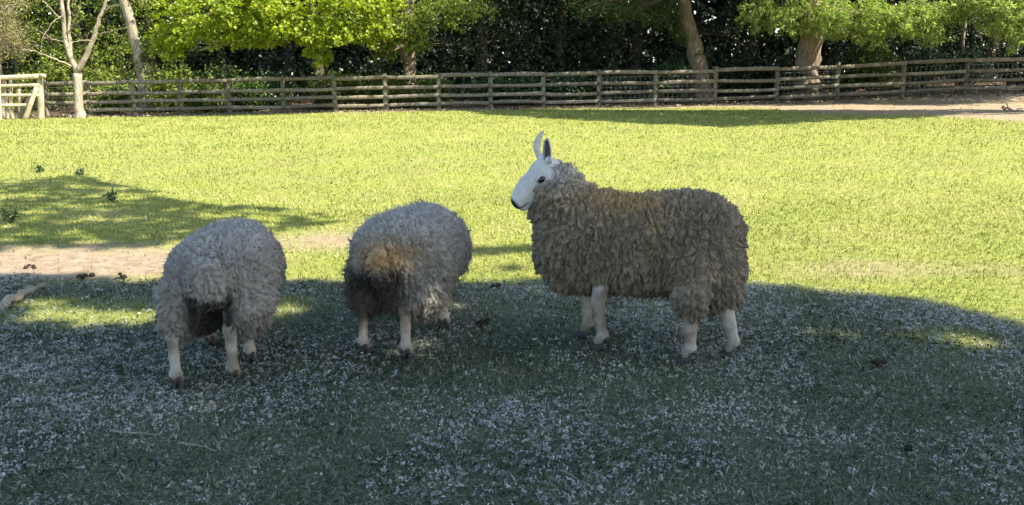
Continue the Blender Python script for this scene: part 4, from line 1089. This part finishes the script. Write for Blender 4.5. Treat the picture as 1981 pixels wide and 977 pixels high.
# ---- two ewes seen from behind, heads down
def ewe(name, label, cx, cy, heading, feet_px, size, tint, hairc, seed, locks, fz, tail, cleft, lf_local, cell):
    e = empty('sheep', (cx, cy, gz(cx, cy)), heading)
    tag(e, label, 'sheep', 'sheep in the pasture')
    lh, rh, rf = [foot_at(e, *p) for p in feet_px]
    lf = np.array(lf_local); lf[2] = 0.0
    print('FEET ewe', np.round([lh, rh, rf], 3).tolist())
    L, Wd, H0, H1 = size                                           # half length, half width, belly, back
    zc, hz = (H0 + H1) / 2, (H1 - H0) / 2
    F = Field((-L - 0.22, -Wd - 0.14, 0.03), (L + 0.50, Wd + 0.14, H1 + 0.12), 0.0095)
    F.ell((-L * 0.42, 0, zc), (L * 0.58, Wd * 0.93, hz), 0.08).ell((0, 0, zc + 0.005), (L * 0.80, Wd, hz), 0.08).ell((L * 0.45, 0, zc - 0.01), (L * 0.55, Wd * 0.86, hz * 0.97), 0.08)
    F.ell((-L * 0.52, 0, zc + hz * 0.30), (L * 0.46, Wd * 0.70, hz * 0.60), 0.08)
    for (p, s) in ((lh, 1), (rh, -1)):
        F.ell((-L * 0.55, s * Wd * 0.50, zc - hz * 0.50), (L * 0.42, Wd * 0.44, hz * 0.66), 0.05)
        F.cap((p[0] + 0.08, p[1] * 0.8, 0.40), (p[0] + 0.01, p[1] * 0.97, 0.295), 0.13, 0.070, 0.05)
    if cleft: 
        F.ell((-L * 0.98, cleft[0], zc - hz * 0.42), (cleft[2], cleft[1], hz * 0.62), 0.03, cut=True)
    if tail: F.ell(tail[0], tail[1], 0.05)
    F.cap((L * 0.62, 0, zc), (L + 0.06, 0.06, 0.34), 0.19, 0.12, 0.07).cap((L + 0.06, 0.06, 0.34), (L + 0.12, 0.10, 0.24), 0.11, 0.085, 0.05)
    Bb = Field((-L - 0.1, -Wd, -0.02), (L + 0.62, Wd, H1), 0.009)
    Bb.ell((0, 0, zc), (L * 0.85, Wd * 0.66, hz * 0.70), 0.06).cap((L * 0.6, 0, zc), (L + 0.11, 0.09, 0.24), 0.13, 0.07, 0.05)
    HRm = rotm(math.radians(40), math.radians(66))
    Th = head_shape(Bb, np.array((L + 0.13, 0.11, 0.235)), HRm, 0.92)
    fw = (1.0, 0.0)
    leg(Bb, [(lh[0] + 0.15, lh[1] * 1.0, 0.40), (lh[0] - 0.010, lh[1], 0.25), (lh[0] - 0.012, lh[1], 0.16)], [0.045, 0.027, 0.0205], lh, fw)
    leg(Bb, [(rh[0] + 0.15, rh[1] * 0.9, 0.40), (rh[0] - 0.010, rh[1], 0.25), (rh[0] - 0.012, rh[1], 0.16)], [0.045, 0.031, 0.0235], rh, fw)
    leg(Bb, [(rf[0] + 0.05, rf[1] * 0.6, 0.42), (rf[0] + 0.01, rf[1], 0.22), (rf[0] - 0.004, rf[1], 0.14)], [0.045, 0.026, 0.020], rf, fw)
    leg(Bb, [(lf[0] + 0.03, lf[1] * 0.6, 0.42), (lf[0] + 0.01, lf[1], 0.22), (lf[0] - 0.004, lf[1], 0.14)], [0.045, 0.026, 0.020], lf, fw)
    for p in (lh, rh, rf, lf): hoof_claws(e, p, fw)
    rng = np.random.default_rng(seed)
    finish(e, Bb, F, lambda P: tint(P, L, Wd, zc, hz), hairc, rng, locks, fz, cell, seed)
    for s in (1, -1):
        eye(e, Th((0.060, s * 0.066, 0.009)), None, HRm, 0.95)
        ear(e, Th((-0.02, s * 0.06, 0.05)), Th((-0.09, s * 0.15, 0.07)), HRm @ np.array((0.6, 0, 0.6)), 0.024, (0, 0, 0))
    return e

def ewe1_tint(P, L, Wd, zc, hz):
    n = hash_noise3(P, 6, 31)
    c = cmix((0.23, 0.215, 0.19), (0.32, 0.30, 0.27), n)
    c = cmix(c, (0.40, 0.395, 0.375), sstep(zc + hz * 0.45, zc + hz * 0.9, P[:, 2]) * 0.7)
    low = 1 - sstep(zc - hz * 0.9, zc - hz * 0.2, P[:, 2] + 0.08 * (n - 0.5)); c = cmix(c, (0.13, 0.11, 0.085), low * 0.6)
    rear = np.exp(-((P[:, 1] / 0.085) ** 4)) * (1 - sstep(-L * 0.70, -L * 0.30, P[:, 0])) * (1 - sstep(-0.030, 0.022, P[:, 2] - (zc - hz * 0.22 + 7.0 * P[:, 1] ** 2) + 0.07 * (hash_noise3(P, 22, 77) - 0.5)))
    return cmix(c, (0.022, 0.017, 0.013), np.clip(rear * 2.2, 0, 0.97))  # dung stain and the shade of the hollow, both put into the tint
def ewe2_tint(P, L, Wd, zc, hz):
    n = hash_noise3(P, 7, 41)
    c = cmix((0.24, 0.22, 0.19), (0.32, 0.305, 0.275), n)
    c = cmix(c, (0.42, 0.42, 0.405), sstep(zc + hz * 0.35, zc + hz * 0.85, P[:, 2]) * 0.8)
    rearx = 1 - sstep(-L * 0.80, -L * 0.35, P[:, 0])
    c = cmix(c, (0.44, 0.27, 0.11), np.clip(1.2 * np.exp(-(((P[:, 1] + 0.01) / 0.14) ** 2 + ((P[:, 2] - (zc + hz * 0.33)) / 0.075) ** 2)), 0, 1) * rearx * 0.85)
    mud = np.exp(-(((P[:, 1] - 0.045) / 0.15) ** 2)) * (1 - sstep(zc - hz * 0.22, zc + hz * 0.16, P[:, 2] + 0.16 * (n - 0.5))) * rearx
    c = cmix(c, (0.022, 0.015, 0.010), np.clip(mud * 1.9, 0, 0.96))
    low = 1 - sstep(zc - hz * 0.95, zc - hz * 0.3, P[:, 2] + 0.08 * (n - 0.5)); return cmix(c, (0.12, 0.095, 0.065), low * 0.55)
def hair1(P):
    n = hash_noise3(P, 20, 7); c = np.tile((0.36, 0.33, 0.28), (len(P), 1))
    c = cmix(c, (0.15, 0.12, 0.085), np.clip((n - 0.46) * 4, 0, 1) * 0.7)
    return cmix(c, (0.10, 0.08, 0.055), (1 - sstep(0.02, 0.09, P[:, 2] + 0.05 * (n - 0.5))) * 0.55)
def hair2(P):
    n = hash_noise3(P, 20, 8); c = np.tile((0.36, 0.315, 0.26), (len(P), 1))
    c = cmix(c, (0.05, 0.035, 0.025), sstep(0.02, 0.08, P[:, 1]) * sstep(0.10, 0.20, P[:, 2] + 0.05 * (n - 0.5)) * (P[:, 0] < 0) * 0.95)
    c = cmix(c, (0.13, 0.095, 0.06), np.clip((n - 0.46) * 4, 0, 1) * 0.7)
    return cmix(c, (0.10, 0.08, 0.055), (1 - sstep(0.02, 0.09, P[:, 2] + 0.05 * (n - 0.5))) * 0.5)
ewe('sheep', 'grey woolly ewe seen from behind with dark cleft under its tail', -1.365, 3.86, math.radians(97), ((345, 752), (454, 738), (486, 702)), (0.43, 0.265, 0.215, 0.645),
    ewe1_tint, hair1, 601, dict(n=3800, n_clump=1900, length=0.028, width=0.0022, curl=0.0045, clump=0.65, lift=0.22), (9000, 0.026, 0.0006), ((-0.435, 0.0, 0.485), (0.075, 0.095, 0.115)), (0.0, 0.050, 0.17), (0.14, 0.14, 0.0), (46, 25, 0.032))
ewe('sheep', 'grey ewe seen from behind with ginger rump patch and dung-blackened tail', -0.52, 4.23, math.radians(77), ((707, 686), (788, 695), (861, 636)), (0.45, 0.285, 0.21, 0.665),
    ewe2_tint, hair2, 602, dict(n=6000, n_clump=2000, length=0.040, width=0.0022, curl=0.0035, clump=0.65, lift=0.22), (14000, 0.038, 0.0006), ((-0.47, 0.0, 0.46), (0.05, 0.06, 0.11)), (0.05, 0.035, 0.08), (0.18, 0.15, 0.0), (48, 16, 0.030))

# ------------------------------------------------------------------ grass
def blade_mat(name, stops, trans=0.35):
    m, nt, b = mat(name)
    c = ramp(nt, attr(nt, 'rnd').outputs['Fac'], stops)
    nt.links.new(c, b.inputs['Base Color']); b.inputs['Roughness'].default_value = 0.6; b.inputs['Specular IOR Level'].default_value = 0.25
    t = nd(nt, 'ShaderNodeBsdfTranslucent'); nt.links.new(c, t.inputs[0])
    mx = nd(nt, 'ShaderNodeMixShader'); mx.inputs[0].default_value = trans
    nt.links.new(b.outputs[0], mx.inputs[1]); nt.links.new(t.outputs[0], mx.inputs[2]); nt.links.new(mx.outputs[0], nt.nodes['Material Output'].inputs[0])
    return m
M['blade'] = blade_mat('grass_blade', [(0.0, (0.12, 0.15, 0.03)), (0.35, (0.20, 0.24, 0.04)), (0.7, (0.315, 0.325, 0.075)), (1.0, (0.48, 0.43, 0.23))])
M['blade_near'] = blade_mat('worn_shade_toned_blade', [(0.0, (0.018, 0.034, 0.012)), (0.25, (0.055, 0.082, 0.034)), (0.52, (0.15, 0.18, 0.10)), (0.78, (0.31, 0.325, 0.23)), (1.0, (0.50, 0.50, 0.44))], 0.25)  # turf and dry stalks, with the tree shade put into the blade colour
M['fluff'] = blade_mat('shed_wool_fluff', [(0.0, (0.24, 0.24, 0.215)), (0.5, (0.46, 0.46, 0.43)), (1.0, (0.74, 0.74, 0.71))], 0.3)

def scatter(rng, dens, y0, y1, xm=1.6):
    w1 = 0.64 * y1 + xm; n = int(dens * (y1 - y0) * 2 * w1)
    x = rng.uniform(-w1, w1, n); y = rng.uniform(y0, y1, n)
    k = np.abs(x) < 0.64 * y + xm
    return x[k], y[k]

def blades(x, y, L, W, lean, rnd, rng):
    n = len(x); z = ground_z(x, y)
    P = np.stack([x, y, z - 0.004], 1)
    a = rng.uniform(0, 2 * np.pi, n); ln = np.abs(rng.normal(0, 1, n)) * lean
    D = norm(np.stack([np.cos(a) * ln, np.sin(a) * ln, np.ones(n)], 1))
    S = np.stack([-np.sin(a), np.cos(a), np.zeros(n)], 1) * (W * 0.5)[:, None]
    b = np.stack([np.cos(a), np.sin(a), -0.5 * np.ones(n)], 1) * (L * rng.uniform(0.1, 0.5, n))[:, None]
    mid = P + D * (L * 0.55)[:, None] + b * 0.25; tip = P + D * L[:, None] + b
    V = np.stack([P - S, P + S, mid + S * 0.8, mid - S * 0.8, tip], 1).reshape(-1, 3)
    k = (np.arange(n) * 5)[:, None]
    return V, k + np.array([[0, 1, 2, 3]]), k + np.array([[3, 2, 4]]), np.repeat(rnd, 5)

rg = np.random.default_rng(900)
parts = {'near': [], 'far': []}
for (y0, y1, dens, L, W) in ((1.7, 3.2, 3800, 0.034, 0.0044), (3.2, 4.6, 3200, 0.036, 0.0050), (4.6, 6.2, 2500, 0.038, 0.006), (6.2, 9.0, 1500, 0.042, 0.009), (9.0, 14.0, 470, 0.05, 0.014), (14.0, 20.0, 230, 0.06, 0.022), (20.0, 26.2, 150, 0.065, 0.028)):
    fe = 0.16
    x, y = scatter(rg, dens, y0 * (1 - fe), y1 * (1 + fe), 1.9 if y1 < 9 else 2.6)
    k = rg.random(len(x)) < sstep(y0 * (1 - fe), y0 * (1 + fe), y) * (1 - sstep(y1 * (1 - fe), y1 * (1 + fe), y)) * (y < 26.3); x, y = x[k], y[k]
    s = soil_mask(x, y); k = rg.random(len(x)) > s * 0.93; x, y = x[k], y[k]
    th_ = rg.random(len(x)) < turf_shade_mask(x, y)
    pat = fbm(x * 1.3, y * 1.3, 71, 3); big = fbm(x * 0.35, y * 0.35, 72)
    for nm, sel in (('near', th_), ('far', ~th_)):
        xs, ys = x[sel], y[sel]; n = len(xs)
        if not n: continue
        if nm == 'near':
            r = np.clip(rg.random(n) * 0.80 + (rg.random(n) < 0.05 + 0.45 * np.clip((pat[sel] - 0.42) * 3, 0, 1)) * rg.uniform(0.2, 0.5, n), 0, 1)
            hgt = L * rg.uniform(0.4, 1.3, n) * (1.25 - 0.6 * pat[sel]); lean = 1.1
        else:
            r = np.clip(0.08 + 0.55 * rg.random(n) + 0.9 * (pat[sel] - 0.5) + 0.5 * (big[sel] - 0.5) + (rg.random(n) < 0.05) * 0.4, 0, 1)
            hgt = L * rg.uniform(0.4, 1.25, n); lean = 0.8
        bb = blades(xs, ys, hgt, W * rg.uniform(0.7, 1.3, n), lean, r, rg)
        if y0 >= 9.0:                                      # far off one triangle a blade is enough
            k5 = (np.arange(n) * 3)[:, None]; V5 = bb[0].reshape(n, 5, 3)[:, [0, 1, 4]].reshape(-1, 3)
            bb = (V5, np.zeros((0, 4), int), k5 + np.array([[0, 1, 2]]), np.repeat(r, 3))
        parts[nm].append(bb)
for nm, lab, mt in (('near', 'worn shaded turf of short grey-green shade-toned blades and dry stalks', 'blade_near'), ('far', 'bright sunlit meadow grass across the field', 'blade')):
    Vs, Qs, Ts, Rs = [], [], [], []; off = 0
    for (V, Q, T, R) in parts[nm]:
        Vs.append(V); Qs.append(Q + off); Ts.append(T + off); Rs.append(R); off += len(V)
    o = obj('turf_grass' if nm == 'near' else 'meadow_grass', mesh_np(np.concatenate(Vs), [np.concatenate(Qs), np.concatenate(Ts)], attrs={'rnd': np.concatenate(Rs)}), M[mt])
    tag(o, lab, 'grass', kind='stuff')

# small curled clover and moss leaves between the blades
x, y = scatter(rg, 2500, 1.8, 5.8, 1.6)
k = (rg.random(len(x)) < turf_shade_mask(x, y) * (0.55 + 0.5 * (y < 4.2))); x, y = x[k], y[k]; n = len(x)
pt = fbm(x * 2.2, y * 2.2, 91, 3)
P = np.stack([x, y, ground_z(x, y) + rg.uniform(0.004, 0.026, n)], 1)
A = norm(rg.normal(size=(n, 3)) * np.array([1, 1, 0.5])); N = norm(rg.normal(size=(n, 3)) * 0.7 + np.array([0, 0, 0.9])); L_ = 0.0145 * np.minimum(rg.lognormal(0, 0.32, n), 1.7)
rr = np.clip(0.28 + 0.5 * rg.random(n) + 1.9 * (pt - 0.5) + (rg.random(n) < 0.10) * 0.25, 0, 1)
V, F, Rn = leaf_mesh(P, A, N, L_, L_ * 0.55, rr, 0.35)
o = obj('clover_leaves', mesh_np(V, F, smooth=False, attrs={'rnd': Rn}), M['blade_near']); tag(o, 'tiny curled clover leaves matted in the shaded turf', 'clover', kind='stuff')

# shed wool and dry fluff caught in the turf
x, y = scatter(rg, 1350, 1.8, 5.8, 1.6)
den = fbm(x * 1.1, y * 1.1, 81, 3); k = rg.random(len(x)) < np.clip((den - 0.43) * 6.0, 0.10, 1) * turf_shade_mask(x, y); x, y = x[k], y[k]
nf_ = 5; n = len(x) * nf_
sz = np.repeat(0.0060 * np.minimum(rg.lognormal(0, 0.4, len(x)), 1.9), nf_)
P = np.stack([np.repeat(x, nf_), np.repeat(y, nf_), np.repeat(ground_z(x, y) + 0.014, nf_)], 1) + rg.normal(size=(n, 3)) * (sz[:, None] * np.array([0.9, 0.9, 0.4]))
A = norm(rg.normal(size=(n, 3)) * np.array([1, 1, 0.6])); N = norm(rg.normal(size=(n, 3)) + np.array([0, 0, 0.6]))
V, F, Rn = leaf_mesh(P, A, N, sz * 1.7, sz * 0.7, np.clip(np.repeat(rg.random(len(x)), nf_) * 0.6 + rg.random(n) * 0.4, 0, 1), 0.4)
o = obj('wool_fluff', mesh_np(V, F, attrs={'rnd': Rn}), M['fluff']); tag(o, 'pale shed wool fluff strewn over the shaded turf', 'wool', kind='stuff')

# leaf litter below the rails
x = rg.uniform(-18, 20, 5200); y = rg.normal(26.3, 0.45, 5200); n = len(x)
P = np.stack([x, y, ground_z(x, y) + 0.02], 1); A = norm(rg.normal(size=(n, 3)) * np.array([1, 1, 0.3])); N = norm(rg.normal(size=(n, 3)) * 0.5 + np.array([0, 0, 1]))
L_ = rg.uniform(0.04, 0.11, n)
V, F, Rn = leaf_mesh(P, A, N, L_, L_ * 0.6, rg.random(n))
M['litter'] = blade_mat('dry_litter', [(0, (0.07, 0.05, 0.03)), (0.5, (0.2, 0.15, 0.09)), (1, (0.42, 0.35, 0.24))], 0.1)
o = obj('leaf_litter', mesh_np(V, F, attrs={'rnd': Rn}), M['litter']); tag(o, 'dry brown leaf litter along the foot of the fence', 'leaves', kind='stuff')

# ------------------------------------------------------------------ small things lying about
M['dung'] = plain('dark_dung', (0.035, 0.028, 0.02), 0.9, 0.1)
M['deadwood'] = bark_mat('dead_wood', (0.20, 0.16, 0.11), (0.40, 0.34, 0.26), (0.58, 0.52, 0.43), 10)
def clod(px, py, s, lab, name='dung_clump', mt='dung', cat='dung', grp=None):
    rgc = np.random.default_rng(int(px * 7 + py)); x, y = on_ground(px, py)
    mb = MB()
    for q in range(7):
        c = np.array([rgc.normal(0, s * 0.5), rgc.normal(0, s * 0.35), abs(rgc.normal(0.25, 0.2)) * s]); r = s * rgc.uniform(0.25, 0.5)
        n1, n2 = 6, 8; t = np.linspace(0.15, np.pi - 0.15, n1); p = np.linspace(0, 2 * np.pi, n2, endpoint=False)
        S = np.array([[(math.cos(b) * math.sin(a), math.sin(b) * math.sin(a), 0.7 * math.cos(a)) for b in p] for a in t]) * r * (1 + 0.25 * (rgc.random((n1, n2, 1)) - 0.5)) + c
        i = np.arange(n1 - 1)[:, None] * n2; j = np.arange(n2)[None]; j2 = (j + 1) % n2
        mb.add(np.concatenate([S.reshape(-1, 3), S[0].mean(0)[None], S[-1].mean(0)[None]]), np.stack([i + j, i + j2, i + n2 + j2, i + n2 + j], -1).reshape(-1, 4)[:, ::-1],
               np.concatenate([np.stack([np.full(n2, n1 * n2), np.arange(n2), (np.arange(n2) + 1) % n2], 1), np.stack([np.full(n2, n1 * n2 + 1), (n1 - 1) * n2 + (np.arange(n2) + 1) % n2, (n1 - 1) * n2 + np.arange(n2)], 1)]))
    o = obj(name, mb.mesh(), M[mt]); o.location = (x, y, gz(x, y)); tag(o, lab, cat, grp)
G_ = 'dung clumps on the turf'
clod(1704, 706, 0.045, 'dark dung clump on the turf right of the ram', grp=G_)
clod(955, 558, 0.040, 'dark dung clump between ginger-rumped ewe and ram, at the shade edge', grp=G_)
clod(938, 629, 0.040, 'dark dung clump on shaded turf midway between second ewe and ram', grp=G_)
clod(504, 520 + 62, 0.03, 'dark clump hidden beside the grey ewe', grp=G_) if False else None
clod(165, 537, 0.05, 'larger dark dung clump on the bare earth left of the grey ewe', grp=G_)
clod(232, 540, 0.045, 'smaller dark dung clump on the bare earth left of the grey ewe', grp=G_)
clod(1755, 872, 0.025, 'small dark dung clump in fluffy shaded turf, farthest from any sheep', grp=G_)
clod(55, 520, 0.035, 'dark dung clump above the pale dead branch on bare earth', grp=G_)
def twig(pts, r0, r1, lab, name='fallen_stick', forks=()):
    W_ = np.array([(*on_ground(*p[:2]), 0) for p in pts]); W_[:, 2] = [gz(a, b) + h for (a, b, _), h in zip(W_, [p[2] for p in pts])]
    o0 = W_[0].copy(); mb = MB(); s = np.linspace(0, len(W_) - 1, len(W_) * 3); i0 = np.minimum(s.astype(int), len(W_) - 2); f = (s - i0)[:, None]
    rgt = np.random.default_rng(int(pts[0][0])); P = W_[i0] * (1 - f) + W_[i0 + 1] * f; P[1:-1] += rgt.normal(size=(len(P) - 2, 3)) * r0 * 0.4
    mb.tube(P - o0, np.linspace(r0, r1, len(P)), sides=7, rough=0.2, rng=rgt)
    for (k, d) in forks:
        a = W_[k]; mb.tube(branch_path(a - o0, a - o0 + np.array(d), rgt, 5), np.linspace(r0 * 0.6, r1 * 0.6, 5), sides=6)
    o = obj(name, mb.mesh(), M['deadwood']); o.location = o0; tag(o, lab, 'stick')
twig([(8, 600, 0.02), (25, 588, 0.03), (45, 580, 0.04), (66, 573, 0.05)], 0.030, 0.018, 'pale dead branch lying at the sunny patch left of the grey ewe', forks=((2, (0.12, 0.05, 0.05)),))
twig([(1940, 208, 0.03), (1950, 214, 0.04), (1965, 216, 0.03), (1978, 214, 0.05)], 0.03, 0.015, 'dark crooked stick on the sandy bank by the fence', forks=((1, (-0.1, 0.0, 0.22)),))
twig([(215, 838, 0.012), (260, 843, 0.012), (305, 845, 0.01)], 0.005, 0.003, 'thin dark twig lying in front of the grey ewe')
twig([(345, 862, 0.012), (380, 868, 0.016), (420, 878, 0.01)], 0.005, 0.003, 'thin curved twig lying just beyond the thin dark twig')
twig([(1095, 920, 0.012), (1125, 938, 0.014), (1150, 950, 0.01)], 0.005, 0.003, 'straw-pale stalk lying in the turf below the ram')
# dark weeds standing in the sunny grass
def weed(px, py, h, lab, seed):
    x, y = on_ground(px, py); rgw = np.random.default_rng(seed)
    e = empty('weed', (x, y, gz(x, y))); tag(e, lab, 'weed', 'weeds in the field')
    mb = MB(); C_, A_, N_ = [], [], []
    for q in range(6):
        tip = np.array([rgw.normal(0, h * 0.45), rgw.normal(0, h * 0.45), h * rgw.uniform(0.5, 1)])
        bp = branch_path((0, 0, -0.01), tip, rgw, 5); mb.tube(bp, np.linspace(0.005, 0.002, 5), sides=4)
        for w in range(8): C_.append(bp[rgw.integers(1, 5)] + rgw.normal(size=3) * 0.02); A_.append(rgw.normal(size=3) + np.array([0, 0, 0.4])); N_.append(rgw.normal(size=3) + np.array([0, 0, 1]))
    n = len(C_); L_ = rgw.uniform(0.04, 0.09, n)
    V, F, Rn = leaf_mesh(np.array(C_), norm(np.array(A_)), norm(np.array(N_)), L_, L_ * 0.4, rgw.random(n))
    obj('leaf_cluster', mesh_np(V, F, attrs={'rnd': Rn}), M['leaf_laurel'], e); obj('stem', mb.mesh(), M['bark_dark'], e)
weed(77, 333, 0.10, 'small dark weed in sunny grass above the left tree shadow', 1)
weed(18, 431, 0.13, 'dark two-stalked weed within the left tree shadow', 2)
weed(218, 388, 0.09, 'low leafy weed in the middle of the left tree shadow', 3)
weed(155, 338, 0.06, 'tiny weed at the upper rim of the left tree shadow', 4)
